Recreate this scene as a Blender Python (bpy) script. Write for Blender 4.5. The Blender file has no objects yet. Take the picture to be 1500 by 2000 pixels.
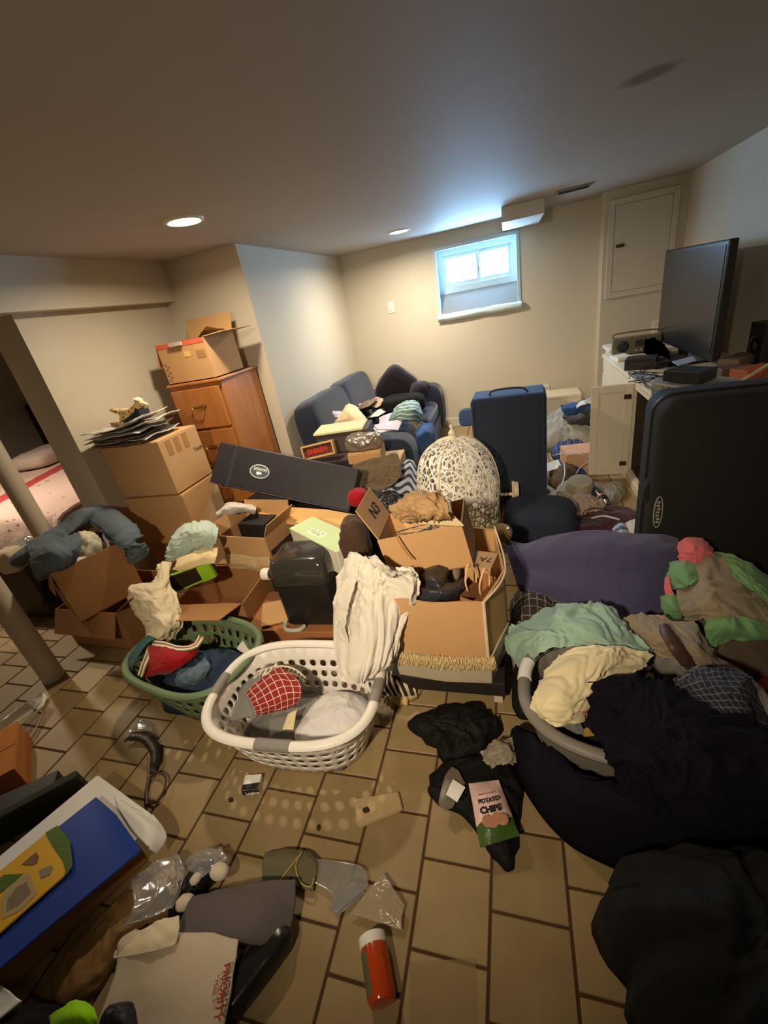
import bpy, bmesh, math, random
import numpy as np
from mathutils import Vector, Matrix, Euler

S = bpy.context.scene
COL = S.collection
PI = math.pi
def R(d): return math.radians(d)

# ---------------------------------------------------------------- camera
YAW, PITCH, ROLL, FPX, CAMH = -0.33559102, 0.44658349, -0.1899919, 835.77, 1.5
cy_, sy_, cp_, sp_ = math.cos(YAW), math.sin(YAW), math.cos(PITCH), math.sin(PITCH)
c_f = Vector((sy_*cp_, cy_*cp_, -sp_)); c_r0 = Vector((cy_, -sy_, 0)); c_u0 = c_r0.cross(c_f)
c_r = math.cos(ROLL)*c_r0 + math.sin(ROLL)*c_u0
c_u = -math.sin(ROLL)*c_r0 + math.cos(ROLL)*c_u0
C0 = Vector((0, 0, CAMH))
cam = bpy.data.cameras.new('camera'); camo = bpy.data.objects.new('camera', cam); COL.objects.link(camo)
cam.sensor_fit = 'VERTICAL'; cam.sensor_height = 24; cam.lens = 24*FPX/2000.0
cam.clip_start = 0.02
camo.matrix_world = Matrix(((c_r.x, c_u.x, -c_f.x, 0), (c_r.y, c_u.y, -c_f.y, 0), (c_r.z, c_u.z, -c_f.z, CAMH), (0, 0, 0, 1)))
S.camera = camo

# ---------------------------------------------------------------- world, exposure
S.view_settings.view_transform = 'Standard'; S.view_settings.look = 'None'
S.view_settings.gamma = 1.0; S.view_settings.use_curve_mapping = False
S.view_settings.exposure = 0.0
wd = bpy.data.worlds.new('world'); S.world = wd; wd.use_nodes = True
wd.node_tree.nodes['Background'].inputs[0].default_value = (0.45, 0.62, 0.85, 1)
wd.node_tree.nodes['Background'].inputs[1].default_value = 0.6
WARM = (1.0, 0.83, 0.60)
LAMP_W = {'a': 22, 'b': 34, 'c': 15.5, 'd': 26}      # recessed ceiling lamps: watts
DAY = 85.0                                # brightness of the daylit window panes

# ---------------------------------------------------------------- pixel ray -> point at a known height / plane
def ray(x, y): return c_r*(x-750) + c_u*(1000-y) + c_f*FPX
def P(x, y, z=0.0):
    d = ray(x, y); return C0 + d*((z-CAMH)/d.z)
def PY(x, y, Y):
    d = ray(x, y); return C0 + d*(Y/d.y)
def PX(x, y, X):
    d = ray(x, y); return C0 + d*(X/d.x)
def pt(a):
    if isinstance(a, Vector): return a
    if len(a) == 4: return PY(a[0], a[1], a[3]) if a[2] == 'Y' else PX(a[0], a[1], a[3])
    return P(*a)

# ---------------------------------------------------------------- numpy noise
_rs = np.random.RandomState(7); _perm = _rs.permutation(256); _perm = np.concatenate([_perm, _perm, _perm])
_grad = _rs.normal(size=(256, 3)); _grad /= np.linalg.norm(_grad, axis=1)[:, None]
def pnoise(p):
    p = np.asarray(p, float); i = np.floor(p).astype(int); f = p-i; i &= 255
    w = f*f*f*(f*(f*6-15)+10); out = 0
    for dx in (0, 1):
        for dy in (0, 1):
            for dz in (0, 1):
                h = _perm[_perm[_perm[(i[..., 0]+dx) & 255]+((i[..., 1]+dy) & 255)]+((i[..., 2]+dz) & 255)]
                g = _grad[h]; d = f-np.array([dx, dy, dz])
                k = (w[..., 0] if dx else 1-w[..., 0])*(w[..., 1] if dy else 1-w[..., 1])*(w[..., 2] if dz else 1-w[..., 2])
                out = out + k*(g*d).sum(-1)
    return out*1.4
def folds(u, v, seed, freq=4.0, stretch=1.0, warp=.6):
    q = np.stack([u*freq, v*freq*stretch, np.full_like(u, seed*3.17)], -1)
    wv = np.stack([pnoise(q*.6+11), pnoise(q*.6+37), np.zeros_like(u)], -1)
    q = q+wv*warp*2
    a = 1-1.9*np.abs(pnoise(q))**.75
    b = 1-1.9*np.abs(pnoise(q*2.3+5))**.75
    d = 1-1.9*np.abs(pnoise(q*4.7+9))**.8
    return (a*.55+b*.36+d*.14)*.62 + pnoise(q*.5+3)*.6

# ---------------------------------------------------------------- objects
WLOC = {}
def thing(name, label, cat, loc=(0, 0, 0), group=None):
    o = bpy.data.objects.new(name, None); COL.objects.link(o); o.empty_display_size = .05
    o.location = loc; WLOC[o.name] = Vector(loc)
    o['label'] = label; o['category'] = cat
    if group: o['group'] = group
    return o
def tag(o, label, cat, group=None):
    o['label'] = label; o['category'] = cat
    if group: o['group'] = group
    return o
def struct(o): o['kind'] = 'structure'; return o
def obj(name, verts, faces, m, parent=None, smooth=False, uvs=None, sharp=None):
    vs = np.array([tuple(v) for v in verts], float)
    lo, hi = vs.min(0), vs.max(0); org = np.array([(lo[0]+hi[0])/2, (lo[1]+hi[1])/2, lo[2]])
    me = bpy.data.meshes.new(name); me.from_pydata((vs-org).tolist(), [], [list(f) for f in faces])
    if uvs is not None:
        ul = me.uv_layers.new(name='UVMap'); idx = np.zeros(len(me.loops), int); me.loops.foreach_get('vertex_index', idx)
        ul.data.foreach_set('uv', np.asarray(uvs, float)[idx].ravel())
    me.validate(); me.update()
    ms = m if isinstance(m, (list, tuple)) else [m]
    for k in ms: me.materials.append(k)
    if smooth: me.polygons.foreach_set('use_smooth', [True]*len(me.polygons))
    o = bpy.data.objects.new(name, me); COL.objects.link(o)
    w = Vector(org); WLOC[o.name] = w
    if parent is not None: o.parent = parent; o.location = w-WLOC[parent.name]
    else: o.location = w
    if sharp and smooth:
        me.set_sharp_from_angle(angle=R(sharp))
    return o
class MB:
    """collects shapes in world space, builds ONE mesh object"""
    def __init__(s): s.bm = bmesh.new()
    def _add(s, vs, fs, M=None):
        b = [s.bm.verts.new(M @ Vector(v) if M is not None else Vector(v)) for v in vs]
        out = []
        for f in fs:
            try: out.append(s.bm.faces.new([b[i] for i in f]))
            except ValueError: pass
        return b, out
    def box(s, c, d, M=None, bev=0, seg=2):
        x, y, z = d[0]/2, d[1]/2, d[2]/2
        vs = [(c[0]+a*x, c[1]+b*y, c[2]+e*z) for a in (-1, 1) for b in (-1, 1) for e in (-1, 1)]
        fs = [(0, 1, 3, 2), (4, 6, 7, 5), (0, 4, 5, 1), (2, 3, 7, 6), (0, 2, 6, 4), (1, 5, 7, 3)]
        b, f = s._add(vs, fs, M)
        if bev:
            es = list({e for q in f for e in q.edges})
            bmesh.ops.bevel(s.bm, geom=es, offset=bev, segments=seg, affect='EDGES', profile=.5)
        return s
    def poly(s, pts, h, M=None, bev=0):
        """prism: polygon pts (3-D, planar) extruded by vector h"""
        n = len(pts); p = [Vector(q) for q in pts]; h = Vector(h)
        vs = p+[q+h for q in p]
        fs = [tuple(range(n)), tuple(range(2*n-1, n-1, -1))]+[(i, i+n, (i+1) % n+n, (i+1) % n) for i in range(n)]
        b, f = s._add(vs, fs, M)
        bmesh.ops.recalc_face_normals(s.bm, faces=f)
        if bev: bmesh.ops.bevel(s.bm, geom=list({e for q in f for e in q.edges}), offset=bev, segments=2, affect='EDGES')
        return s
    def quad(s, a, b, c, d): s._add([a, b, c, d], [(0, 1, 2, 3)]); return s
    def tube(s, path, r, n=8, closed=False, cap=True, squash=1.0):
        path = [Vector(p) for p in path]; m = len(path)
        rs = r if isinstance(r, (list, tuple)) else [r]*m
        rings = []; up = Vector((0, 0, 1)); prev = None
        for i, p in enumerate(path):
            a = path[(i-1) % m] if (closed or i > 0) else p; b = path[(i+1) % m] if (closed or i < m-1) else p
            t = (b-a).normalized() if (b-a).length > 1e-9 else Vector((0, 0, 1))
            if prev is None:
                ref = up if abs(t.dot(up)) < .95 else Vector((1, 0, 0)); x = t.cross(ref).normalized()
            else:
                x = (prev-t*prev.dot(t)); x = x.normalized() if x.length > 1e-6 else t.cross(up).normalized()
            prev = x; y = t.cross(x)
            rings.append([s.bm.verts.new(p+x*rs[i]*math.cos(2*PI*k/n)+y*rs[i]*squash*math.sin(2*PI*k/n)) for k in range(n)])
        for i in range(m if closed else m-1):
            A, B = rings[i], rings[(i+1) % m]
            for k in range(n): s.bm.faces.new((A[k], A[(k+1) % n], B[(k+1) % n], B[k]))
        if cap and not closed: s.bm.faces.new(rings[0][::-1]); s.bm.faces.new(rings[-1])
        return s
    def lathe(s, prof, M=None, n=24, cap0=True, cap1=True):
        rings = []
        for r, z in prof:
            rings.append([s.bm.verts.new((M or Matrix.Identity(4)) @ Vector((r*math.cos(2*PI*k/n), r*math.sin(2*PI*k/n), z))) for k in range(n)])
        for A, B in zip(rings, rings[1:]):
            for k in range(n): s.bm.faces.new((A[k], A[(k+1) % n], B[(k+1) % n], B[k]))
        if cap0: s.bm.faces.new(rings[0][::-1])
        if cap1: s.bm.faces.new(rings[-1])
        return s
    def build(s, name, m, parent=None, smooth=False, sharp=40):
        s.bm.verts.index_update()
        vs = [v.co.copy() for v in s.bm.verts]; fs = [[v.index for v in f.verts] for f in s.bm.faces]
        s.bm.free()
        return obj(name, vs, fs, m, parent, smooth, sharp=sharp)
def TR(loc, rz=0, rx=0, ry=0): return Matrix.Translation(Vector(loc)) @ Euler((R(rx), R(ry), R(rz))).to_matrix().to_4x4()

def _crw(n, m):
    """Catmull-Rom weights: n control points sampled m times"""
    Wt = np.zeros((m, n))
    for k, t in enumerate(np.linspace(0, n-1, m)):
        i = min(int(t), n-2); f = t-i
        w = (-.5*f+f*f-.5*f**3, 1-2.5*f*f+1.5*f**3, .5*f+2*f*f-1.5*f**3, -.5*f*f+.5*f**3)
        for j, x in zip((i-1, i, i+1, i+2), w): Wt[k, min(max(j, 0), n-1)] += x
    return Wt
def curve(pts, m=24, closed=False):
    p = np.array([tuple(pt(q)) for q in pts])
    if closed:
        n = len(p); p = np.concatenate([p[-2:], p, p[:3]]); Wt = _crw(len(p), (len(p)-1)*12+1); q = Wt @ p
        q = q[24:24+n*12]; return [Vector(a) for a in q[np.linspace(0, len(q), m, endpoint=False).astype(int)]]
    return [Vector(a) for a in _crw(len(p), m) @ p]
def cloth(name, ctrl, m, parent=None, amp=.012, freq=4, stretch=1.0, seed=1, n=(40, 40), th=.004, zmin=None, warp=.6, hem=0.0, cut=0.0):
    """sheet through a grid of control points (rows of points), crumpled along its normals, with thickness"""
    Cg = np.array([[tuple(pt(a)) for a in row] for row in ctrl]); nu, nv = n
    Sf = np.einsum('ai,ijk,bj->abk', _crw(Cg.shape[0], nu), Cg, _crw(Cg.shape[1], nv))
    Lu = np.linalg.norm(np.diff(Sf, axis=0), axis=2).sum(0).mean(); Lv = np.linalg.norm(np.diff(Sf, axis=1), axis=2).sum(1).mean()
    uu, vv = np.meshgrid(np.linspace(0, 1, nu), np.linspace(0, 1, nv), indexing='ij')
    def nrm(Sx):
        a = np.gradient(Sx, axis=0); b = np.gradient(Sx, axis=1); N = np.cross(a, b)
        return N/(np.linalg.norm(N, axis=2)[..., None]+1e-9)
    N = nrm(Sf)
    if N[..., 2].mean() < 0: N = -N; flip = True
    else: flip = False
    D = folds(uu*Lu*3, vv*Lv*3, seed, freq, stretch, warp)*amp
    Sf = Sf+N*D[..., None]
    if cut:   # wavy border
        k = pnoise(np.stack([uu*7, vv*7, np.full_like(uu, seed)], -1))
        ctr = Sf.mean((0, 1)); e = np.maximum(np.abs(uu-.5), np.abs(vv-.5))*2
        Sf = Sf+(Sf-ctr)*(k*cut*np.clip(e-.5, 0, 1)*2)[..., None]
    if zmin is not None: Sf[..., 2] = np.maximum(Sf[..., 2], zmin+th+.0012*(1+np.sin(uu*40+vv*31)))
    N = nrm(Sf); N = -N if flip else N
    top = Sf.reshape(-1, 3); bot = (Sf-N*th).reshape(-1, 3)
    V = np.concatenate([top, bot]); k = nu*nv; F = []
    for i in range(nu-1):
        for j in range(nv-1):
            a, b, c, d = i*nv+j, (i+1)*nv+j, (i+1)*nv+j+1, i*nv+j+1
            q = (a, b, c, d) if not flip else (d, c, b, a)
            F.append(q); F.append(tuple(x+k for x in q[::-1]))
    bd = [(i, 0) for i in range(nu)]+[(nu-1, j) for j in range(1, nv)]+[(i, nv-1) for i in range(nu-2, -1, -1)]+[(0, j) for j in range(nv-2, 0, -1)]
    ids = [i*nv+j for i, j in bd]
    for a, b in zip(ids, ids[1:]+ids[:1]): F.append((b, a, a+k, b+k) if not flip else (a, b, b+k, a+k))
    uv = np.stack([uu*Lu, vv*Lv], -1).reshape(-1, 2); uv = np.concatenate([uv, uv])
    return obj(name, V, F, m, parent, True, uv)
def heap(name, outline, z0, h, m, parent=None, amp=.03, freq=4, seed=1, rings=26, ang=72, peaks=(), prof=.55, stretch=1.0, wob=.05, tilt=(0, 0), c=None):
    """a crumpled pile of cloth: closed mesh over a star-shaped outline (x, y)"""
    o = curve([Vector((a[0], a[1], 0)) for a in outline], ang, True)
    o = np.array([(p.x, p.y) for p in o]); c = o.mean(0) if c is None else np.array(c)
    t = np.linspace(0, 1, rings)[1:]
    th = np.linspace(0, 2*PI, ang, endpoint=False)
    k = 1+wob*pnoise(np.stack([np.cos(th)*3+9, np.sin(th)*3, np.full(ang, seed*1.7)], -1))
    pts = c+(o-c)[None]*(t[:, None]*k[None])[..., None]
    rr = np.broadcast_to(t[:, None], pts.shape[:2])
    base = np.clip(1-rr**2.2, 0, 1)**prof
    fx = folds(pts[..., 0]*3, pts[..., 1]*3, seed, freq, stretch)
    z = h*base+amp*fx*np.clip(base*2.2, 0, 1)
    for px, py, ph, pr in peaks: z = z+ph*np.exp(-((pts[..., 0]-px)**2+(pts[..., 1]-py)**2)/(pr*pr))*np.clip(base*2, 0, 1)
    z = z+(pts[..., 0]-c[0])*tilt[0]*base+(pts[..., 1]-c[1])*tilt[1]*base
    z = z0+np.maximum(z, .004*(1-rr))
    z[-1] = z0
    # sideways push so folds overhang a little
    sx = pnoise(np.stack([pts[..., 0]*9, pts[..., 1]*9, np.full(rr.shape, seed+.5)], -1)); 
    pts = pts+(pts-c)*(sx*.06*base)[..., None]
    zc = z[0].mean()
    V = [(c[0], c[1], zc)]+[(pts[i, j, 0], pts[i, j, 1], z[i, j]) for i in range(rings-1) for j in range(ang)]
    F = [(0, 1+j, 1+(j+1) % ang) for j in range(ang)]
    for i in range(rings-2):
        for j in range(ang):
            a = 1+i*ang+j; b = 1+i*ang+(j+1) % ang
            F.append((a, a+ang, b+ang, b))
    last = 1+(rings-2)*ang
    F.append(tuple(range(last+ang-1, last-1, -1)))
    uv = [(v[0], v[1]) for v in V]
    return obj(name, V, F, m, parent, True, uv)
def pillow(name, M, d, m, parent=None, amp=.01, seed=1, e=.45, freq=3, n=28):
    """soft rounded block: superellipsoid d = (x, y, z) full size, base on M's origin plane"""
    V = []; F = []; nu, nv = n, n*2
    for i in range(nu+1):
        a = -PI/2+PI*i/nu
        for j in range(nv):
            b = 2*PI*j/nv; sg = lambda x, q: math.copysign(abs(x)**q, x)
            V.append((sg(math.cos(a), e)*sg(math.cos(b), e), sg(math.cos(a), e)*sg(math.sin(b), e), sg(math.sin(a), max(e, .6))))
    V = np.array(V); X = V*np.array(d)/2
    k = folds(X[:, 0]*3+X[:, 2]*2, X[:, 1]*3+X[:, 2], seed, freq)*amp
    X = X+V/(np.linalg.norm(V, axis=1)[:, None]+1e-9)*k[:, None]; X[:, 2] = X[:, 2]+d[2]/2
    for i in range(nu):
        for j in range(nv):
            a, b = i*nv+j, i*nv+(j+1) % nv
            F.append((a, b, b+nv, a+nv))
    Y = [M @ Vector(x) for x in X]
    return obj(name, Y, F, m, parent, True, X[:, :2])
def text(parent, body, size, org, xd, yd, m, name='lettering', ext=.0006, bold=0):
    """flat lettering: org = left end of the baseline, xd/yd = directions"""
    cu = bpy.data.curves.new('t', 'FONT'); cu.body = body; cu.size = size; cu.extrude = ext; cu.offset = bold
    to = bpy.data.objects.new('t', cu); COL.objects.link(to)
    me = bpy.data.meshes.new_from_object(to.evaluated_get(bpy.context.evaluated_depsgraph_get()))
    bpy.data.objects.remove(to); bpy.data.curves.remove(cu)
    xd = Vector(xd).normalized(); zd = xd.cross(Vector(yd)).normalized(); yd = zd.cross(xd); org = Vector(org)
    vs = [org+xd*v.co.x+yd*v.co.y+zd*(v.co.z+ext+.0004) for v in me.vertices]; fs = [list(p.vertices) for p in me.polygons]
    bpy.data.meshes.remove(me)
    return obj(name, vs, fs, m, parent)

# ---------------------------------------------------------------- materials
MATS = {}
class NT:
    def __init__(s, name):
        s.m = bpy.data.materials.new(name); s.m.use_nodes = True; s.t = s.m.node_tree
        s.b = s.t.nodes['Principled BSDF']; s.out = s.t.nodes['Material Output']
    def n(s, typ, ins=None, **kw):
        nd = s.t.nodes.new('ShaderNode'+typ)
        for k, v in kw.items(): setattr(nd, k, v)
        for k, v in (ins or {}).items():
            if isinstance(v, bpy.types.NodeSocket): s.t.links.new(v, nd.inputs[k])
            else: nd.inputs[k].default_value = v
        return nd
    def l(s, a, b): s.t.links.new(a, b)
    def math(s, op, a, b=0.0, clamp=False):
        return s.n('Math', {0: a, 1: b}, operation=op, use_clamp=clamp).outputs[0]
    def mix(s, f, a, b):
        nd = s.n('Mix', data_type='RGBA')
        for i, v in ((0, f), (6, a), (7, b)):
            if isinstance(v, bpy.types.NodeSocket): s.l(v, nd.inputs[i])
            else: nd.inputs[i].default_value = v
        return nd.outputs[2]
    def noise(s, scale, detail=4, coord='Object', rough=.55):
        tc = s.n('TexCoord'); return s.n('TexNoise', {'Vector': tc.outputs[coord], 'Scale': scale, 'Detail': detail, 'Roughness': rough}).outputs[0]
    def uv(s):
        tc = s.n('TexCoord'); sp = s.n('SeparateXYZ', {0: tc.outputs['UV']}); return sp.outputs[0], sp.outputs[1]
    def bump(s, h, st=.2, dist=.01):
        bp = s.n('Bump', {'Strength': st, 'Distance': dist, 'Height': h}); s.l(bp.outputs[0], s.b.inputs['Normal'])
def c4(c): return (c[0], c[1], c[2], 1)
def srgb(r, g, b):
    f = lambda v: (v/255/12.92) if v/255 <= .04045 else ((v/255+.055)/1.055)**2.4
    return (f(r), f(g), f(b))
def mat(name, col, rough=.8, var=.18, scale=5, bump=.25, bscale=60, metal=0, spec=.35, col2=None, alpha=1, trans=0, bdist=.004, sheen=0, coat=0):
    if name in MATS: return MATS[name]
    t = NT(name)
    a = c4([x*(1-var) for x in col]); b = c4(col2 or [min(1, x*(1+var)) for x in col])
    t.l(t.mix(t.noise(scale), a, b), t.b.inputs['Base Color'])
    t.b.inputs['Roughness'].default_value = rough; t.b.inputs['Metallic'].default_value = metal
    t.b.inputs['Specular IOR Level'].default_value = spec
    t.b.inputs['Alpha'].default_value = alpha; t.b.inputs['Transmission Weight'].default_value = trans
    if sheen: t.b.inputs['Sheen Weight'].default_value = sheen
    if coat: t.b.inputs['Coat Weight'].default_value = coat
    if bump: t.bump(t.noise(bscale, 3), bump, bdist)
    MATS[name] = t.m; return t.m
def fabric(name, col, var=.14, rough=.92, **kw): return mat('fabric_'+name, col, rough, var, 7, .35, 220, spec=.12, bdist=.002, sheen=.12 if max(col) > .03 else 0, **kw)
def plaid(name, base, line, per=.03, wid=.12, line2=None):
    t = NT('fabric_'+name); u, v = t.uv()
    def bars(x, p, w):
        f = t.math('FRACT', t.math('DIVIDE', x, p)); return t.math('LESS_THAN', f, w)
    k = t.math('MAXIMUM', bars(u, per, wid), bars(v, per, wid))
    ns = t.noise(6); a = t.mix(ns, c4([x*.8 for x in base]), c4(base))
    t.l(t.mix(k, a, c4(line)), t.b.inputs['Base Color']); t.b.inputs['Roughness'].default_value = .9
    t.bump(t.noise(220, 2), .3, .002); return t.m
def stripes(name, a, b, per=.03, wid=.5, axis=0, wave=0):
    t = NT('fabric_'+name); uv = t.uv(); x = uv[axis]
    if wave: x = t.math('ADD', x, t.math('MULTIPLY', t.math('SINE', t.math('MULTIPLY', uv[1-axis], 2*PI/wave)), per*.35))
    k = t.math('LESS_THAN', t.math('FRACT', t.math('DIVIDE', x, per)), wid)
    t.l(t.mix(k, c4(a), c4(b)), t.b.inputs['Base Color']); t.b.inputs['Roughness'].default_value = .9
    t.bump(t.noise(220, 2), .3, .002); return t.m
def emis(name, col, st):
    t = NT(name); ns = t.noise(30, 2)
    em = t.n('Emission', {'Strength': st}); t.l(t.mix(ns, c4([x*.94 for x in col]), c4(col)), em.inputs[0]); t.l(em.outputs[0], t.out.inputs[0]); return t.m
def clear(name, col=(1, 1, 1), rough=.12, alpha=.25):
    """thin clear plastic film: mostly see-through with glossy folds"""
    t = NT(name); tr = t.n('BsdfTransparent', {0: c4(col)}); gl = t.n('BsdfGlossy', {0: (1, 1, 1, 1), 1: rough}); df = t.n('BsdfDiffuse', {0: c4([x*.7 for x in col])})
    a = t.n('MixShader', {0: .5}); t.l(gl.outputs[0], a.inputs[1]); t.l(df.outputs[0], a.inputs[2])
    fr = t.n('LayerWeight', {0: .35}); 
    k = t.math('ADD', t.math('MULTIPLY', fr.outputs[1], .6), t.math('MULTIPLY', t.noise(14), alpha*1.4), True)
    b = t.n('MixShader', {0: k}); t.l(tr.outputs[0], b.inputs[1]); t.l(a.outputs[0], b.inputs[2]); t.l(b.outputs[0], t.out.inputs[0])
    return t.m
CARD = mat('cardboard', srgb(188, 146, 98), .85, .12, 4, .12, 90)
CARD2 = mat('cardboard_dark', srgb(160, 114, 70), .85, .14, 4, .12, 90)
CARDIN = mat('cardboard_pale', srgb(195, 158, 112), .85, .1, 4, .12, 90)
TAPE = mat('packing_tape', srgb(165, 120, 72), .35, .08, 9, .05, 30)
INK = mat('black_ink', (.012, .011, .01), .7, .1, 20, 0)
WHITEP = mat('white_plastic', srgb(228, 222, 212), .42, .04, 4, .03, 30)
BLACKP = mat('black_plastic', (.012, .012, .013), .45, .25, 6, .05, 60)
PAPER = mat('white_paper', srgb(226, 222, 214), .85, .05, 5, .1, 40)
CHROME = mat('chrome', (.6, .58, .55), .2, .1, 9, 0, metal=1)

# carton with real walls and flaps
def carton(name, label, c, d, rz=0, open_=None, m=CARD, th=.006, group=None, tape=False, rx=0, ry=0, floor_=True, cat='box'):
    """c = base centre, d = (w, d, h); open_ = dict side -> flap angle (deg above the level, outward), None = closed"""
    M = TR(c, rz, rx, ry); w, dd, h = d
    t = thing(name, label, cat, c, group)
    if open_ is None:
        b = MB(); b.box((0, 0, h/2), d, M, bev=.004); b.build('body', m, t)
        g = MB(); g.box((-w/4-.0008, 0, h+.0022), (w/2-.004, dd-.006, .004), M); g.build('flap', m, t)
        g = MB(); g.box((w/4+.0008, 0, h+.0022), (w/2-.004, dd-.006, .004), M); g.build('flap', m, t)
        if tape: 
            g = MB(); g.box((0, 0, h+.0048), (.05, dd, .0008), M); g.box((0, -dd/2-.0008, h-.05), (.05, .0008, .1), M); g.build('tape', TAPE, t)
    else:
        b = MB()
        b.box((0, 0, th/2), (w, dd, th), M)
        b.box((0, -dd/2+th/2, h/2), (w, th, h), M); b.box((0, dd/2-th/2, h/2), (w, th, h), M)
        b.box((-w/2+th/2, 0, h/2), (th, dd-2*th, h), M); b.box((w/2-th/2, 0, h/2), (th, dd-2*th, h), M)
        b.build('body', m, t)
        for s, a in open_.items():
            L = (dd if s in 'lr' else w)-.004
            fw = min(w, dd)*.48 if not isinstance(a, tuple) else a[1]
            an = a[0] if isinstance(a, tuple) else a
            ang = {'f': -90, 'b': 90, 'l': 180, 'r': 0}[s]
            off = w/2 if s in 'lr' else dd/2
            Mf = M @ TR((0, 0, h), ang) @ TR((off-th/2, 0, .001), 0, 0, -an)
            g = MB(); g.box((fw/2, 0, th*.35), (fw, L, th*.7), Mf); g.build('flap', m, t)
    return t, M
# ================================================================ THE ROOM
ZC = 2.045; YB = 5.25; XL = -1.8; XR = 1.52; YF = -2.6; XH = -2.43; XW = -2.52; YJ = 3.14; YD = 1.93; ZH = 1.785
WALL = mat('wall_paint', srgb(203, 193, 173), .75, .05, 1.5, .12, 45)
CEIL_T = NT('ceiling_paint')
def _ceil(t):
    ns = t.noise(1.2, 3); base = t.mix(ns, c4(srgb(168, 158, 146)), c4(srgb(178, 169, 158)))
    tc = t.n('TexCoord'); mp = t.n('Mapping', {'Vector': tc.outputs['Object']})
    st = P(1268, 146, ZC); org = Vector(((-6.6+XR)/2, (YF+YB+.4)/2, 0))
    d = st-org; sa_, sb_ = P(1218, 166, ZC), P(1322, 122, ZC); sang = math.atan2(sb_.y-sa_.y, sb_.x-sa_.x); mp.vector_type = 'TEXTURE'; mp.inputs['Location'].default_value = (d.x, d.y, 0); mp.inputs['Rotation'].default_value = (0, 0, sang); mp.inputs['Scale'].default_value = ((sb_-sa_).length*.62, .07, 10)
    ln = t.n('VectorMath', {0: mp.outputs[0]}, operation='LENGTH').outputs['Value']
    k = t.math('ADD', ln, t.math('MULTIPLY', t.math('SUBTRACT', t.noise(9, 3), .5), .8))
    mr = t.n('MapRange', {0: k, 1: .55, 2: 1.15, 3: .75, 4: 0.0}, clamp=True).outputs[0]
    t.l(t.mix(mr, base, c4(srgb(96, 62, 34))), t.b.inputs['Base Color']); t.b.inputs['Roughness'].default_value = .7
    t.bump(t.noise(60, 3), .1, .003)
_ceil(CEIL_T); CEIL = CEIL_T.m
TILE = NT('floor_tile')
def _tile(t):
    oi = t.n('ObjectInfo'); k = t.math('ADD', t.math('MULTIPLY', oi.outputs['Random'], .35), t.math('MULTIPLY', t.noise(7, 5), .75))
    base = t.mix(k, c4(srgb(124, 104, 68)), c4(srgb(162, 138, 96)))
    sm = t.n('MapRange', {0: t.noise(2.6, 4), 1: .58, 2: .75, 3: 0.0, 4: .35}, clamp=True).outputs[0]
    t.l(t.mix(sm, base, c4(srgb(150, 136, 112))), t.b.inputs['Base Color'])
    t.l(t.n('MapRange', {0: t.noise(9, 3), 3: .35, 4: .62}).outputs[0], t.b.inputs['Roughness']); t.b.inputs['Specular IOR Level'].default_value = .4
    t.bump(t.noise(35, 5), .12, .003)
_tile(TILE); TILE = TILE.m
GROUT = mat('grout', srgb(74, 52, 28), .95, .3, 9, .4, 80)
def slab(name, lo, hi, m):
    b = MB(); b.box([(x+y)/2 for x, y in zip(lo, hi)], [y-x for x, y in zip(lo, hi)]); return struct(b.build(name, m))
fl = slab('floor', (-6.6, YF, -.06), (XR+.1, YB+.4, -.004), GROUT)
slab('ceiling', (-6.6, YF, ZC), (XR, YB+.4, ZC+.1), CEIL)
# tiles, running bond
tw, tl, X0, YA, YBn = .2013, .206, -.11, .441, .5575
cells = []
for i in range(-22, 9):
    for j in range(-16, 26):
        cx = X0+tw*(i+.5); yo = (YA if i % 2 else YBn); cyy = yo+tl*(j-.5)
        if -4.4 < cx < XR and YF+.1 < cyy < YB+.1: cells.append((cx, cyy))
def seen(p):
    v = Vector((p[0], p[1], 0))-C0; k = v.dot(c_f)
    if k < .1: return 1e3
    a, b = 750+FPX*v.dot(c_r)/k, 1000-FPX*v.dot(c_u)/k
    return k if -80 < a < 1580 and b < 2120 else 1e3
cells.sort(key=seen)
tb = MB(); tb.box((0, 0, -.004), (tw-.0075, tl-.0075, .008), bev=.0022, seg=1)
t0 = tb.build('tile', TILE, fl); tmesh = t0.data; bpy.data.objects.remove(t0)
rnd = random.Random(3)
for k, (x, y) in enumerate(cells[:300]):
    o = bpy.data.objects.new('tile', tmesh); COL.objects.link(o); o.parent = fl
    o.location = Vector((x, y, -.008+rnd.uniform(-.0006, 0)))-WLOC[fl.name]
b = MB()
for x, y in cells[300:]: b.box((x, y, -.004), (tw-.0075, tl-.0075, .008))
o = b.build('tile', TILE, fl); o['kind'] = 'stuff'
# walls
b = MB(); wx0, wx1, wz0, wz1 = -.74, .115, 1.225, 1.912; T = .3
for lo, hi in (((XL-.1, YB, 0), (wx0, YB+T, ZC)), ((wx1, YB, 0), (.95, YB+T, ZC)), ((wx0, YB, 0), (wx1, YB+T, wz0)), ((wx0, YB, wz1), (wx1, YB+T, ZC))):
    b.box([(x+y)/2 for x, y in zip(lo, hi)], [y-x for x, y in zip(lo, hi)])
struct(b.build('wall_back', WALL))
slab('wall_alcove', (.86, 5.05, 0), (XR+.1, YB+T, ZC), WALL)
slab('wall_right', (XR, YF, 0), (XR+.12, 5.05, ZC), WALL)
slab('wall_front', (-6.6, YF-.12, 0), (XR+.1, YF, ZC), WALL)
slab('wall_left_rear', (XL-.15, YJ, 0), (XL, YB, ZC), WALL)
slab('wall_return', (-2.75, YJ, 0), (XL-.15, YJ+.15, ZC), WALL)
slab('wall_bedroom_back', (-6.6, YB+.05, 0), (XL-.15, YB+.2, ZC), WALL)
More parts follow.
